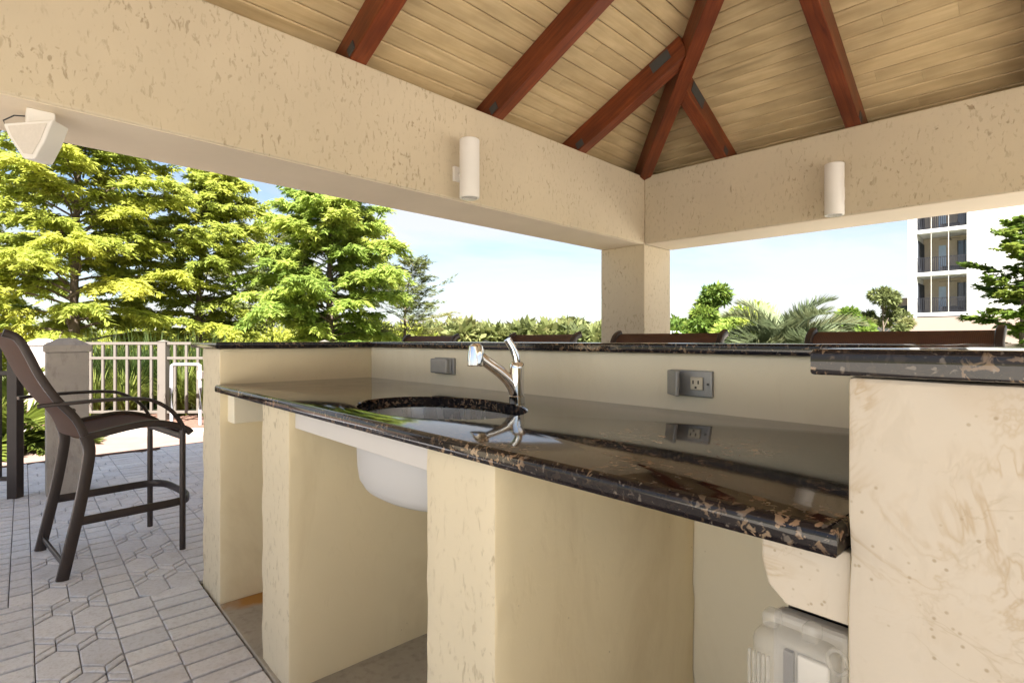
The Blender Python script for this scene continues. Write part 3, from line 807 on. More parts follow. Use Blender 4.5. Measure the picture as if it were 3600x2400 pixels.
mb.add(vs, [tuple(range(n)), tuple(range(2 * n - 1, n - 1, -1))] + [(i, (i + 1) % n, n + (i + 1) % n, n + i) for i in range(n)])
mb.build('grille', m_plain('pale_grille', (.60, .56, .52), .6, 0, .1, 80), sp)
mb = MB(); mb.tube([(SX - .04, SY - .03, ZS - .02), spt(.02, (-.15, -.03)), spt(.02, (-.22, -.06)), spt(.02, (-.20, -.10)), spt(.02, (-.14, -.12))], .0035, 8); mb.build('cable', M['black'], sp, smooth=True)

# ------------------------------------------------------------------ bar stools
def smooth_path(P, k=4):
    P = [Vector(p) for p in P]; out_ = []
    for i in range(len(P) - 1):
        p0, p1, p2, p3 = P[max(i - 1, 0)], P[i], P[i + 1], P[min(i + 2, len(P) - 1)]
        for j in range(k):
            t = j / k
            out_.append(.5 * ((2 * p1) + (p2 - p0) * t + (2 * p0 - 5 * p1 + 4 * p2 - p3) * t * t + (3 * p1 - p0 - 3 * p2 + p3) * t ** 3))
    out_.append(P[-1]); return out_
def make_stool(label, group):
    e = thing('bar_stool', label, 'stool', group=group)
    BM = M['brown_metal']; W_ = .265
    back = [(.085, .63), (.05, .72), (-.018, .815), (-.075, .92), (-.115, 1.02), (-.150, 1.090), (-.195, 1.112)]
    seat = [(.075, .632), (.15, .643), (.25, .66), (.35, .667), (.44, .648), (.505, .617), (.525, .597)]
    rear = [(.083, .64), (.098, .58), (.092, .50), (.06, .30), (.0, .0)]
    for s in (-1, 1):
        x = s * W_
        MB().tube(smooth_path([(x, y, z) for y, z in back]), 1, 12, flat=(.012, .017), up=(0, 1, .3)).build('back_rail', BM, e, smooth=True)
        MB().tube(smooth_path([(x, y, z) for y, z in seat]), 1, 12, flat=(.013, .017)).build('seat_rail', BM, e, smooth=True)
        MB().tube(smooth_path([(x + s * .001, y, z) for y, z in rear]), 1, 12, flat=(.014, .024), up=(0, 1, 0)).build('leg', BM, e, smooth=True)
        MB().tube([(x, .487, .63), (x, .487, 0)], .0145, 12).build('leg', BM, e, smooth=True)
        arm = [(x, -.085, .79), (x + s * .012, .0, .795), (x + s * .016, .15, .80), (x + s * .016, .29, .795), (x + s * .014, .36, .775), (x + s * .008, .43, .725), (x + s * .003, .475, .66), (x, .487, .62)]
        MB().tube(smooth_path(arm), 1, 10, flat=(.017, .0085)).build('armrest', BM, e, smooth=True)
    ring = [(-W_, .05, .25), (-W_, .30, .25), (-W_, .45, .25), (-W_ + .03, .515, .25), (-W_ + .11, .545, .25), (0, .55, .25), (W_ - .11, .545, .25), (W_ - .03, .515, .25), (W_, .45, .25), (W_, .30, .25), (W_, .05, .25)]
    MB().tube(smooth_path(ring, 3), 1, 10, flat=(.006, .020)).build('footrest', BM, e, smooth=True)
    MB().tube([(-W_, .487, .585), (W_, .487, .585)], 1, 10, flat=(.008, .018)).build('crossbar', BM, e, smooth=True)
    MB().tube([(-W_, .012, .06), (W_, .012, .06)], 1, 10, flat=(.007, .014)).build('crossbar', BM, e, smooth=True)
    MB().tube([(-W_, .04, .76), (W_, .04, .76)], .010, 10).build('crossbar', BM, e, smooth=True)
    def sling(prof, name, sag, th_):
        pr = smooth_path([(0, y, z) for y, z in prof], 4); nx_ = 12; vs = []; fs = []
        for lay in (0, 1):
            for i, p in enumerate(pr):
                for j in range(nx_ + 1):
                    t = j / nx_ * 2 - 1; s_ = sag * (1 - t * t)
                    vs.append((t * (W_ - .004), p.y + s_ * (-1 if name == 'back_sling' else 0) - (th_ * lay if name == 'back_sling' else 0), p.z - (s_ + th_ * lay if name == 'seat_sling' else 0)))
        n_ = len(pr); q = nx_ + 1
        for lay in (0, 1):
            for i in range(n_ - 1):
                for j in range(nx_): fs.append(tuple(lay * n_ * q + w_ for w_ in (i * q + j, i * q + j + 1, (i + 1) * q + j + 1, (i + 1) * q + j)))
        MBs = MB(); MBs.add(vs, fs); MBs.build(name, M['sling'], e, smooth=True)
    sling(back[0:], 'back_sling', .045, .002)
    sling(seat[0:], 'seat_sling', .022, .002)
    return e
GS = 'bar stools along the outside of the long bar'
st0 = make_stool('bronze bar stool with sling seat standing clear on the pavers by the fence pillar', None)
st0.location = (*((np.array([-2.03, 2.43]) + np.array([-2.42, 2.79])) / 2), 0)
fwd = (.655, .756)
st0.rotation_euler = (0, 0, math.atan2(fwd[1], fwd[0]) - math.pi / 2)
lab = ['bar stool behind the long bar, beside the right stained wall', 'bar stool behind the long bar, in front of the column',
       'bar stool behind the long bar, just behind the faucet', 'bar stool behind the long bar, at its far corner end']
for (a_, b_, tw), lb in zip([(.49, 2.03, 0), (1.36, 2.02, 3), (2.17, 2.02, -2), (3.32, 2.05, 8)], lab):
    c = copy_tree(st0); X, Y = bar_pt(a_, b_)
    c.location = (X, Y, 0); c.rotation_euler = (0, 0, TB + math.pi + R(tw)); tag(c, lb, 'stool', GS)

# ------------------------------------------------------------------ fence, gate and pillar
def cap_pillar(px, d, wd, h, label):
    X = ray(px, d); e = thing('fence_pillar', label, 'pillar', (X, d + wd / 2, 0), TB + R(90))
    MB().box(-wd / 2, wd / 2, -wd / 2, wd / 2, -.16, h - .10).build('shaft', M['stone'], e, .006)
    mb = MB(); c = wd / 2 + .012
    mb.add([(-c, -c, h - .099), (c, -c, h - .099), (c, c, h - .099), (-c, c, h - .099), (-c, -c, h - .05), (c, -c, h - .05), (c, c, h - .05), (-c, c, h - .05), (-c * .35, -c * .35, h), (c * .35, -c * .35, h), (c * .35, c * .35, h), (-c * .35, c * .35, h)],
           [(3, 2, 1, 0), (0, 1, 5, 4), (1, 2, 6, 5), (2, 3, 7, 6), (3, 0, 4, 7), (4, 5, 9, 8), (5, 6, 10, 9), (6, 7, 11, 10), (7, 4, 8, 11), (8, 9, 10, 11)])
    mb.build('cap', M['stone'], e, .006)
cap_pillar(187, 3.78, .235, 1.095, 'weathered square stone pillar with pyramid cap behind the single stool')
cap_pillar(118, 7.38, .30, 1.10, 'farther stone fence pillar, half hidden behind the weathered one')

gd = 3.72
gt = thing('metal_gate', 'dark bronze metal gate with upright bars beside the stone pillar', 'gate', (ray(54, gd), gd, 0), R(2))
BM = M['brown_metal']
MB().box(-.033, .033, -.03, .03, -.02, 1.055).build('post', BM, gt, .003)
for z in (1.035, .855, .13):
    MB().box(-1.30, -.034, -.012, .012, z - .014, z + .014).build('rail', BM, gt, .002)
for i in range(10): MB().box(-.105 - i * .118 - .009, -.105 - i * .118 + .009, -.009, .009, .145, 1.02).build('picket', BM, gt)
MB().box(-1.365, -1.301, -.03, .03, -.02, 1.055).build('post', BM, gt, .003)

fd = 7.4
fn = thing('picket_fence', 'beige metal picket fence in front of the ornamental grasses', 'fence', (ray(575, fd), fd, 0))
FX0 = ray(150, fd) - ray(575, fd); FX1 = 6.4
def rel(px): return ray(px, fd) - ray(575, fd)
posts = [0.0, 2.2, 4.4, 6.4]
for x in posts: 
    MB().box(x - .055, x + .055, -.05, .05, -.14, 1.055).build('post', M['fence'], fn, .004)
    mb = MB(); mb.add([(x - .062, -.057, 1.056), (x + .062, -.057, 1.056), (x + .062, .057, 1.056), (x - .062, .057, 1.056), (x, 0, 1.085)], [(3, 2, 1, 0), (0, 1, 4), (1, 2, 4), (2, 3, 4), (3, 0, 4)]); mb.build('post_cap', M['fence'], fn)
segs = [(FX0, 0.0)] + list(zip(posts[:-1], posts[1:]))
for a_, b_ in segs:
    for z, hh in ((1.035, .018), (.835, .018), (.10, .018)):
        MB().box(a_ + .056, b_ - .056, -.018, .018, z - hh, z + hh).build('rail', M['fence'], fn, .003)
    n = int((b_ - a_ - .1) / .158)
    for i in range(1, n + 1):
        x = a_ + (b_ - a_) * i / (n + 1)
        MB().box(x - .0155, x + .0155, -.0135, .0135, .085, 1.02).build('picket', M['fence'], fn)
wr = thing('white_pipe_rail', 'short bright white pipe rail with a down-turned end by the fence', 'rail', (ray(655, 7.0), 7.0, -.02))
MB().tube(smooth_path([(-.19, 0, 0), (-.19, 0, .70), (-.17, 0, .772), (-.12, 0, .785), (.12, 0, .785), (.165, 0, .77), (.18, 0, .70), (.18, 0, 0)], 3), .022, 10).build('pipe', M['white_metal'], wr, smooth=True)
MB().box(.155, .215, -.03, .03, .60, .70).build('junction_box', M['stone'], wr, .004)

# ------------------------------------------------------------------ plants
def leaf_object(name, base, dirn, nrm, L, W, tint, mat, parent=None, loc=None, quad=True):
    """many separate leaf blades: pointed diamonds from base along dirn"""
    base = np.asarray(base, float); n = len(base)
    dirn = dirn / np.maximum(np.linalg.norm(dirn, axis=1, keepdims=True), 1e-6)
    side = np.cross(dirn, nrm); side /= np.maximum(np.linalg.norm(side, axis=1, keepdims=True), 1e-6)
    L = np.broadcast_to(L, (n,))[:, None]; W = np.broadcast_to(W, (n,))[:, None]
    nn = np.cross(side, dirn)
    v = np.empty((n, 4, 3)); v[:, 0] = base; v[:, 1] = base + dirn * L * .45 + side * W * .5 + nn * W * .15
    v[:, 2] = base + dirn * L; v[:, 3] = base + dirn * L * .45 - side * W * .5 + nn * W * .15
    me = bpy.data.meshes.new(name)
    me.vertices.add(4 * n); me.vertices.foreach_set('co', v.reshape(-1))
    me.loops.add(4 * n); me.loops.foreach_set('vertex_index', np.arange(4 * n, dtype=np.int32))
    me.polygons.add(n); me.polygons.foreach_set('loop_start', np.arange(0, 4 * n, 4, dtype=np.int32))
    at = me.attributes.new('tint', 'FLOAT', 'POINT'); at.data.foreach_set('value', np.repeat(np.clip(tint, 0, 1), 4).astype(np.float32))
    me.update(calc_edges=True); me.materials.append(mat)
    o = bpy.data.objects.new(name, me); COL.objects.link(o)
    if parent is not None: o.parent = parent
    if loc is not None: o.location = loc
    return o

def cypress(name, label, x, y, Ht, Rad, mat, nb=64, leaves=42000, seed=1, lean=0, z0=.1, trunk_r=.11, group=None, L=.18, W=.048, droop=1.0, sparse=0.0):
    rg = np.random.default_rng(seed)
    e = thing(name, label, 'tree', (x, y, -.14), 0, group)
    tp = [(lean * t * t + .06 * math.sin(5 * t + seed), .05 * math.sin(4 * t), Ht * t) for t in np.linspace(0, 1, 14)]
    mb = MB(); mb.tube(tp, [trunk_r * (1 - .93 * t) + .006 for t in np.linspace(0, 1, 14)], 10)
    limbs = []
    for i in range(nb):
        t = z0 + (1 - z0) * ((i + .5) / nb) ** .92
        az = i * 2.399963 + rg.uniform(-.5, .5)
        prof = min(1, .62 + .95 * t) if t < .40 else max(.04, (1 - t) / .60) ** .55
        ln = Rad * prof * rg.uniform(.55, 1.18)
        if rg.random() < sparse: ln *= .45
        zc_ = Ht * t; cx = np.interp(t, np.linspace(0, 1, 14), [p[0] for p in tp])
        elv = R(14 + 46 * t) + rg.uniform(-.15, .15)
        pts = []
        for q in np.linspace(0, 1, 6):
            hz = ln * q * math.cos(elv * (1 - .4 * q)); vz = ln * (q * math.sin(elv) - .38 * droop * q * q)
            wob = .06 * ln * math.sin(3 * q + i)
            pts.append((cx + hz * math.cos(az) - wob * math.sin(az), hz * math.sin(az) + wob * math.cos(az), zc_ + vz))
        limbs.append(np.array(pts))
        mb.tube(pts, [max(.006, trunk_r * .28 * (1 - .85 * q) * (1.1 - t * .7)) for q in np.linspace(0, 1, 6)], 5)
    mb.build('trunk', M['bark'], e, smooth=True, off=(0, 0, 0))
    wts = np.array([np.linalg.norm(l[-1] - l[0]) for l in limbs]) + .12; wts /= wts.sum()
    B, D, Nn, T = [], [], [], []
    for l, wt in zip(limbs, wts):
        k_ = int(leaves * wt); 
        nt_ = max(4, int(k_ / 46))
        tq = rg.uniform(.12, 1.0, nt_) ** .8
        pc = np.stack([np.interp(tq, np.linspace(0, 1, 6), l[:, c]) for c in range(3)], 1)
        dirl = (l[-1] - l[0]) / max(np.linalg.norm(l[-1] - l[0]), 1e-4)
        sd = np.cross(dirl, [0, 0, 1.0]); sd /= max(np.linalg.norm(sd), 1e-4)
        ll = np.linalg.norm(l[-1] - l[0])
        ttint = np.clip(rg.normal(.5, .2), .1, .95)
        for p in pc:
            # one feathery spray: a drooping twig with leaflets on both sides
            s_ = rg.choice([-1, 1]); tl = rg.uniform(.28, .62) * (0.5 + .32 * min(ll, 2.0))
            td = dirl * rg.uniform(.3, 1.0) + sd * s_ * rg.uniform(.2, 1.1) + np.array([0, 0, rg.uniform(-.1, .45)]); td /= np.linalg.norm(td)
            m_ = 46; q = rg.uniform(0, 1, m_)
            pos = p + td * (tl * q)[:, None]; pos[:, 2] -= tl * .55 * droop * q ** 2
            pos += rg.normal(0, .022, (m_, 3))
            tw = np.cross(td, [0, 0, 1.0]); tw /= max(np.linalg.norm(tw), 1e-4)
            sgn = rg.choice([-1, 1], m_)[:, None]
            d_ = td * rg.uniform(.3, 1.0, (m_, 1)) + tw * sgn * rg.uniform(.3, 1.0, (m_, 1)); d_[:, 2] -= droop * rg.uniform(.15, .95, m_)
            nr = rg.normal(0, .45, (m_, 3)) + np.array([0, 0, 1.0])
            B.append(pos); D.append(d_); Nn.append(nr); T.append(np.clip(ttint + rg.normal(0, .12) + rg.normal(0, .10, m_) + .18 * (q - .5), 0, 1))
    B = np.concatenate(B); D = np.concatenate(D); Nn = np.concatenate(Nn); T = np.concatenate(T)
    leaf_object('crown', B, D, Nn, L * rg.uniform(.6, 1.25, len(B)), W * rg.uniform(.7, 1.3, len(B)), T, mat, e)
    return e

def round_tree(name, label, x, y, Ht, Rad, mat, leaves=9000, seed=1, base=.35, L=.22, W=.11, clumps=34, group=None, cat='tree', narrow=1.0):
    rg = np.random.default_rng(seed)
    e = thing(name, label, cat, (x, y, -.14), 0, group)
    mb = MB(); mb.tube([(0, 0, 0), (.03, 0, Ht * .4), (-.02, .03, Ht * .8)], [Rad * .06, Rad * .045, Rad * .015], 8)
    cs_ = []
    for i in range(clumps):
        t = rg.uniform(base, .97); a_ = rg.uniform(0, 6.283); pr = math.sin(math.pi * min(1, ((t - base) / (1 - base)) * .80 + .20)) ** .6 * (1.15 - .55 * (t - base) / (1 - base))
        r_ = Rad * narrow * pr * math.sqrt(rg.uniform(.12, 1))
        c = np.array([r_ * math.cos(a_), r_ * math.sin(a_), Ht * t]); cs_.append(c)
        mb.tube([(0, 0, Ht * max(.12, t - .22)), tuple(c)], [Rad * .018, Rad * .006], 5)
    mb.build('trunk', M['bark'], e, smooth=True, off=(0, 0, 0))
    k_ = leaves // clumps; B, D, T = [], [], []
    for c in cs_:
        sz = Rad * rg.uniform(.13, .30)
        p = rg.normal(0, 1, (k_, 3)); p /= np.linalg.norm(p, axis=1, keepdims=True); rad = rg.uniform(.25, 1, (k_, 1)) ** .5
        q = p * rad * sz * np.array([1.25, 1.25, .7]); B.append(c + q)
        d = p + rg.normal(0, .5, (k_, 3)); d[:, 2] -= .25; D.append(d); T.append(np.clip(rg.normal(.5, .18) + rg.normal(0, .12, k_), 0, 1))
    B, D, T = np.concatenate(B), np.concatenate(D), np.concatenate(T)
    leaf_object('crown', B, D, rg.normal(0, .6, B.shape) + [0, 0, 1], L * rg.uniform(.6, 1.3, len(B)), W * rg.uniform(.7, 1.3, len(B)), T, mat, e)
    return e

def grass_clump(label, x, y, h, spread, mat, n=240, seed=1, z=-.02, wd=.012, group=None, name='ornamental_grass', cat='grass'):
    rg = np.random.default_rng(seed)
    sg = 5; az = rg.uniform(0, 6.283, n); ln = h * rg.uniform(.6, 1.2, n); out_ = spread * rg.uniform(.25, 1.1, n); r0 = rg.uniform(0, .12 * spread + .03, n)
    v = np.zeros((n, sg + 1, 2, 3)); 
    ph = az + rg.normal(0, .3, n)
    for j in range(sg + 1):
        t = j / sg
        rr = r0 + out_ * t ** 1.5; zz = ln * (1.35 * t - .62 * t * t * (out_ / spread))
        cx = rr * np.cos(ph); cy = rr * np.sin(ph); ww = wd * (1 - t ** 2 * .95)
        v[:, j, 0] = np.stack([cx - np.sin(ph) * ww, cy + np.cos(ph) * ww, zz], 1); v[:, j, 1] = np.stack([cx + np.sin(ph) * ww, cy - np.cos(ph) * ww, zz], 1)
    base = np.arange(n)[:, None] * (sg + 1) * 2; f = []
    for j in range(sg): f.append(base + np.array([2 * j, 2 * j + 1, 2 * j + 3, 2 * j + 2]))
    f = np.stack(f, 1).reshape(-1, 4)
    me = bpy.data.meshes.new(name); nv = n * (sg + 1) * 2
    me.vertices.add(nv); me.vertices.foreach_set('co', v.reshape(-1))
    me.loops.add(f.size); me.loops.foreach_set('vertex_index', f.reshape(-1).astype(np.int32)); me.polygons.add(len(f)); me.polygons.foreach_set('loop_start', np.arange(0, f.size, 4, dtype=np.int32))
    at = me.attributes.new('tint', 'FLOAT', 'POINT'); at.data.foreach_set('value', np.repeat(np.clip(rg.normal(.5, .22, n), 0, 1), (sg + 1) * 2).astype(np.float32))
    me.update(calc_edges=True); me.materials.append(mat)
    o = bpy.data.objects.new(name, me); COL.objects.link(o); o.location = (x, y, z); tag(o, label, cat, group); return o

def pindo_palm(label, x, y, trunk_h, flen, n=34, seed=1, mat='palm', name='pindo_palm', group=None, cat='palm', W=.03):
    rg = np.random.default_rng(seed); e = thing(name, label, cat, (x, y, -.14), 0, group)
    mb = MB(); mb.tube([(0, 0, 0), (.02, 0, trunk_h * .5), (0, 0, trunk_h)], [.17, .15, .16], 12); mb.build('trunk', M['bark'], e, smooth=True, off=(0, 0, 0))
    B, D, Nn, T, LL = [], [], [], [], []
    stems = MB()
    for i in range(n):
        az = i * 2.399963 + rg.uniform(-.25, .25); el = R(88 - 78 * (i / n) ** .75) + rg.uniform(-.08, .08); ln = flen * rg.uniform(.8, 1.12); pts = []
        p = np.array([0, 0, trunk_h]); d = np.array([math.cos(az) * math.cos(el), math.sin(az) * math.cos(el), math.sin(el)])
        st_ = 14
        for q in range(st_ + 1):
            pts.append(p.copy()); d = d + np.array([0, 0, -.115 - .05 * (1 - math.sin(el))]); hz = np.array([math.cos(az), math.sin(az), 0]) * .035; d = d + hz; d /= np.linalg.norm(d); p = p + d * ln / st_
        pts = np.array(pts); stems.tube([tuple(q) for q in pts], [.016 * (1 - .85 * k_ / st_) for k_ in range(st_ + 1)], 5)
        m_ = 84; tq = np.linspace(.14, 1, m_); pc = np.stack([np.interp(tq, np.linspace(0, 1, st_ + 1), pts[:, c]) for c in range(3)], 1)
        tan = np.gradient(pc, axis=0); tan /= np.linalg.norm(tan, axis=1, keepdims=True)
        sd = np.cross(tan, [0, 0, 1.0]); sd /= np.maximum(np.linalg.norm(sd, axis=1, keepdims=True), 1e-4); upv = np.cross(sd, tan)
        for s_ in (-1, 1):
            B.append(pc); D.append(tan * .75 + sd * s_ * .75 + upv * .35 + rg.normal(0, .1, pc.shape)); Nn.append(upv + rg.normal(0, .2, pc.shape))
            T.append(np.clip(rg.normal(.5, .16) + rg.normal(0, .08, m_), 0, 1)); LL.append(.34 * flen * np.sin(np.pi * np.clip(tq * .86 + .12, 0, 1)) ** .6)
    stems.build('frond_stem', M[mat], e, smooth=True, off=(0, 0, 0))
    leaf_object('crown', np.concatenate(B), np.concatenate(D), np.concatenate(Nn), np.concatenate(LL), W, np.concatenate(T), M[mat], e)

# three feathery cypresses beyond the fence and a finer tree behind them
cypress('cypress_tree', 'tall yellow-green cypress with bare side branch, beyond the stone pillar', ray(262, 13.0), 13.0, 7.6, 3.0, M['cyp_a'], 100, 95000, 3, .15, z0=.10, trunk_r=.13)
cypress('cypress_tree', 'leaning yellow-green cypress between the two larger cypresses', ray(690, 15.5), 15.5, 6.0, 2.7, M['cyp_a'], 84, 70000, 8, .5, z0=.12, trunk_r=.11)
cypress('cypress_tree', 'dense fresh green cypress with brown trunk seen above the bar end', ray(1160, 15.0), 15.0, 5.75, 2.35, M['cyp_b'], 96, 105000, 21, .1, z0=.13, trunk_r=.12)
cypress('willowy_tree', 'thin pale olive tree peeking from behind the dense cypress', ray(1420, 19.0), 19.0, 3.9, 2.0, M['olive'], 44, 15000, 33, .3, z0=.1, trunk_r=.07, L=.2, W=.03, droop=.4)
cypress('cypress_tree', 'hazy green cypress far back between the larger ones', ray(960, 24.0), 24.0, 6.6, 2.6, M['olive'], 50, 20000, 41, .1, z0=.1, trunk_r=.1, L=.26, W=.06)
cypress('cypress_tree', 'yellowish cypress behind the tall one, near the dark gate', ray(-120, 18.0), 18.0, 7.4, 3.0, M['cyp_a'], 64, 36000, 52, .1, z0=.08, trunk_r=.1, L=.24, W=.06)

# low growth behind the fence
gi = 0
for i, (px, d, h, sp_, kd) in enumerate([(300, 8.3, .95, .7, 'd'), (395, 8.6, 1.0, .75, 'd'), (480, 8.4, .95, .7, 'd'), (545, 8.7, 1.0, .7, 'd'), (625, 8.5, .95, .6, 'd'), (705, 8.8, 1.0, .7, 'd'), (800, 8.7, 1.0, .7, 'd'),
                                         (240, 7.85, .55, .55, 'y'), (340, 7.8, .6, .6, 'y'), (440, 7.85, .55, .5, 'y'), (640, 7.9, .7, .6, 'y'), (720, 7.85, .65, .55, 'y'), (800, 7.9, .6, .5, 'y')]):
    lb = 'dark green fountain grass clump behind the picket fence' if kd == 'd' else 'low yellow-green grass clump at the foot of the picket fence'
    grass_clump(lb, ray(px, d), d, h, sp_, M['grass_d' if kd == 'd' else 'grass_y'], 420 if kd == 'd' else 340, 100 + i, -.02, .010, 'dark grass clumps behind the fence' if kd == 'd' else 'yellow-green grass clumps at the fence')
pindo_palm('bright green low palm with spiky fronds behind the dark gate', ray(20, 5.3), 5.3, .18, .85, 20, 61, 'grass_y', 'low_palm', None, 'palm', .035)
mb = MB(); mb.box(-14, 3, 9.6, 11.4, -.13, -.10); structure(mb.build('sand_path', m_plain('pale_sand', (.24, .18, .135), .95, 0, .15, 2)))

def bush_mass(name, spots, mat, per, L, W, seed, label, cat):
    rg = np.random.default_rng(seed); B, D, T = [], [], []
    for (x, y, rx, h) in spots:
        nc = 7
        for c in range(nc):
            cc = np.array([x + rg.uniform(-1, 1) * rx * .8, y + rg.uniform(-1, 1) * rx * .5, h * rg.uniform(.25, .85)]); sz = np.array([rx * rg.uniform(.3, .55), rx * .45, h * rg.uniform(.22, .4)])
            p = rg.normal(0, 1, (per // nc, 3)); p /= np.linalg.norm(p, axis=1, keepdims=True)
            B.append(cc + p * sz * rg.uniform(.4, 1, (len(p), 1)) ** .5); D.append(p + rg.normal(0, .5, p.shape) + [0, 0, .2]); T.append(np.clip(rg.normal(.55, .2) + rg.normal(0, .12, len(p)), 0, 1))
    B, D, T = np.concatenate(B), np.concatenate(D), np.concatenate(T); B[:, 2] = np.maximum(B[:, 2], -.1)
    o = leaf_object(name, B, D, rg.normal(0, .6, B.shape) + [0, 0, 1], L * rg.uniform(.6, 1.3, len(B)), W * rg.uniform(.7, 1.3, len(B)), T, mat)
    o['kind'] = 'stuff'; tag(o, label, cat); return o
rg = np.random.default_rng(5)
bush_mass('undergrowth', [(ray(px, d), d, rg.uniform(1.0, 1.7), rg.uniform(1.15, 2.0)) for px, d in [(p, rg.uniform(19, 27)) for p in range(-600, 1500, 95)]], M['cyp_a'], 1500, .24, .075, 71, 'band of low yellow-green undergrowth below the cypresses', 'undergrowth')
bush_mass('far_tree_line', [(ray(px, d), d, rg.uniform(3.0, 6.5), rg.uniform(2.2, 4.0)) for px, d in [(p, rg.uniform(70, 130)) for p in range(1150, 2240, 22)]] + [(ray(px, d), d, rg.uniform(1.4, 2.6), rg.uniform(1.5, 2.4)) for px, d in [(p, rg.uniform(42, 60)) for p in range(1250, 2200, 55)]], M['olive'], 700, .9, .5, 72, 'far-off low tree line under the open sky', 'trees')
bush_mass('far_thicket', [(ray(px, d), d, rg.uniform(1.8, 3.2), rg.uniform(1.6, 2.9)) for px, d in [(p, rg.uniform(45, 70)) for p in range(2330, 3100, 40)]], M['green'], 900, .6, .3, 73, 'far-off thicket of green shrubs beyond the palm', 'shrubs')
pindo_palm('large blue-green pindo palm with arching feathery fronds beyond the bar', ray(2755, 11.0), 11.0, .75, 1.6, 64, 81, W=.042)
round_tree('small_tree', 'slim small green tree beside the pindo palm, towards the column', ray(2520, 24), 24, 3.5, 1.25, M['green'], 9000, 82, .18, .24, .10, 34)
round_tree('shrub', 'rounded yellow-green shrub behind the pindo palm', ray(2640, 17), 17, 2.35, 1.3, M['cyp_b'], 8000, 83, .15, .2, .09, 30, None, 'shrub')
round_tree('shrub', 'rounded dark green shrub right after the pindo palm', ray(2985, 20), 20, 2.25, .85, M['green'], 7000, 84, .15, .2, .10, 26, None, 'shrub')
round_tree('small_tree', 'small open-crowned tree in front of the low wing of the tower', ray(3105, 22), 22, 3.3, .95, M['olive'], 6500, 85, .2, .2, .08, 24)
cypress('young_tree', 'young green tree with tiered branches before the white tower', ray(3600, 17.0), 17.0, 5.0, 1.5, M['green'], 40, 22000, 86, -.05, z0=.16, trunk_r=.07, L=.2, W=.075, droop=.5, sparse=.25)
for i, (px, d, lb) in enumerate([(3330, 13, 'low grey-green palm clump below the tower balconies'), (3440, 12.4, 'low grey-green palm clump between the tower balconies and the young tree'), (3560, 11.8, 'low grey-green palm clump right at the foot of the young tree')]):
    pindo_palm(lb, ray(px, d), d, .25, .95, 22, 90 + i, 'palm', 'low_palm', 'low palms under the young tree')

# ------------------------------------------------------------------ apartment tower
BX, BY = ray(3191, 40.0), 40.0
tw = thing('apartment_tower', 'white apartment tower with recessed dark balconies over a pink base', 'building', (BX, BY, -.14), TP)
BW, BD = 16.0, 14.0
o0, o1 = .54, 3.36
zl = [3.2, 6.12, 9.22, 12.3]      # balcony floor tops above the tower's own base
MB().box(-.02, BW, -.06, BD, 0, 2.86).build('base_wall', M['bld_pink'], tw)
MB().box(0, o0, 0, BD, 2.861, 16).build('wall', M['bld_white'], tw)
MB().box(o1, BW, 0, BD, 2.861, 16).build('wall', M['bld_white'], tw)
MB().box(o0 + .001, o1 - .001, 2.9, BD, 2.861, 16).build('wall', M['bld_tan'], tw)
for i, z in enumerate(zl):
    b_ = MB().box(o0 + .001, o1 - .001, .0, 2.899, z - .26, z).build('balcony_floor', M['bld_white'], tw)
    if i == len(zl) - 1: continue
    zt_ = zl[i + 1] - .26; hgt_ = zt_ - z
    MB().box(o0 + .005, o1 - .005, 2.86, 2.898, z + .002, zt_ - .002).build('back_panel', M['bld_tan'], b_)
    MB().box(o0 + .003, o0 + .05, .35, 2.85, z + .002, zt_ - .45).build('side_door', M['glass'], b_)
    for q in range(6): MB().box(o0 + .051, o0 + .09, .38 + q * .47, .46 + q * .47, z + .002, zt_ - .45).build('door_frame', M['dark_frame'], b_)
    w_ = MB().box(o0 + .95, o0 + 1.38, 2.82, 2.859, z + .25, zt_ - .62).build('window', m_plain('painted_sky_glass', (.35, .45, .58), .1), b_)  # sky reflection painted into the pane colour
    MB().box(o1 - .75, o1 - .01, 2.78, 2.859, z + .002, zt_ - .40).build('sliding_door', M['glass'], b_)
    for q in (o1 - .78, o1 - .42, o1 - .06): MB().box(q, q + .06, 2.75, 2.779, z + .002, zt_ - .36).build('door_frame', M['dark_frame'], b_)
    for q in (o0 + .84, o0 + 1.82): MB().box(q - .02, q + .02, .03, .07, z + .001, zt_ - .001).build('screen_post', M['stone'], b_)
    MB().box(o0 + .002, o1 - .002, .05, .09, z + 1.02, z + 1.07).build('hand_rail', M['rail_dark'], b_)
    MB().box(o0 + .002, o1 - .002, .06, .08, z + .08, z + .12).build('bottom_rail', M['rail_dark'], b_)
    nb_ = 26
    for q in range(nb_):
        x = o0 + .05 + (o1 - o0 - .1) * q / (nb_ - 1)
        MB().box(x - .018, x + .018, .06, .08, z + .121, z + 1.019).build('baluster', M['rail_dark'], b_)
    MB().box(o0 + 1.2, o1 - .5, 1.2, 1.9, z + .002, z + .48).build('terrace_sofa', M['dark_frame'], b_, .06)
    mb = MB(); fxx, fyy, fz = o0 + 1.75, 1.4, zt_ - .35
    mb.tube([(fxx, fyy, zt_ - .002), (fxx, fyy, fz)], .03, 6); mb.box(fxx - .6, fxx + .6, fyy - .06, fyy + .06, fz - .02, fz); mb.box(fxx - .06, fxx + .06, fyy - .6, fyy + .6, fz - .04, fz - .021)
    mb.build('ceiling_fan', M['dark_frame'], b_)
lw = thing('low_wing', 'low pink and grey building wing beside the white tower', 'building', (ray(3150, 46), 46, -.14), TP)
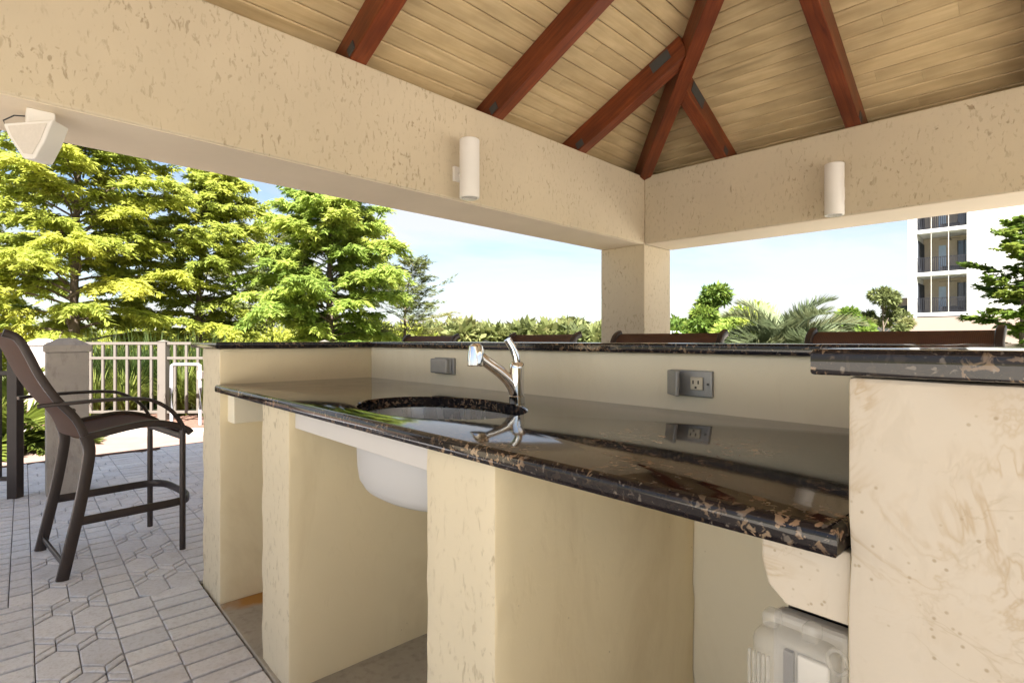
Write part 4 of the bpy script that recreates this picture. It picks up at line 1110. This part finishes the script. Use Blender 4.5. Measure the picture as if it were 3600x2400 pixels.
MB().box(-2.2, 1.2, 0, 8, 0, 3.0).build('wall', M['bld_white'], lw)
MB().box(-.3, 1.3, -.1, 8, 3.001, 4.75).build('upper_wall', M['bld_pink'], lw)
MB().box(-.2, 1.1, -.14, -.101, 3.4, 4.1).build('window', M['glass'], lw)
MB().box(-2.3, -.31, -.1, 8, 3.001, 3.2).build('parapet', M['bld_tan'], lw)

# far house with red hipped roof
hs = thing('far_house', 'far-off house with broad low red hipped roof above the tree line', 'house', (ray(1690, 150), 150, -.14), R(-12))
MB().box(-5.5, 5.5, -4, 4, 0, 3.6).build('wall', M['bld_pink'], hs)
mb = MB(); mb.add([(-6.4, -4.8, 3.6), (6.4, -4.8, 3.6), (6.4, 4.8, 3.6), (-6.4, 4.8, 3.6), (-2.6, 0, 5.1), (2.6, 0, 5.1)], [(3, 2, 1, 0), (0, 1, 5, 4), (1, 2, 5), (2, 3, 4, 5), (3, 0, 4)]); mb.build('roof', M['red_roof'], hs)
for q in (-3.6, -.6, 2.4): MB().box(q, q + 1.3, -4.05, -4.001, 1.2, 2.6).build('window', M['glass'], hs)

# white van parked far off by the column
vn = thing('white_van', 'small white van parked far off right beside the column', 'van', (ray(2352, 58), 58, -.14), R(8))
mb = MB(); prof = [(-2.3, .35), (2.3, .35), (2.35, .95), (2.15, 1.15), (1.45, 1.30), (.95, 2.05), (.6, 2.18), (-2.1, 2.18), (-2.3, 2.0)]
n = len(prof); mb.add([(x, -.9, z) for x, z in prof] + [(x, .9, z) for x, z in prof], [tuple(range(n)), tuple(range(2 * n - 1, n - 1, -1))] + [(i, (i + 1) % n, n + (i + 1) % n, n + i) for i in range(n)])
mb.build('body', M['car'], vn, .08, 3)
MB().box(-1.9, .9, -.915, -.903, 1.35, 1.85).build('side_window', M['glass'], vn)
for x in (-1.45, 1.5):
    for y in (-.85, .85):
        mb = MB(); mb.tube([(x, y - .09, .34), (x, y + .09, .34)], .34, 18); t_ = mb.build('wheel', M['black'], vn, smooth=True)
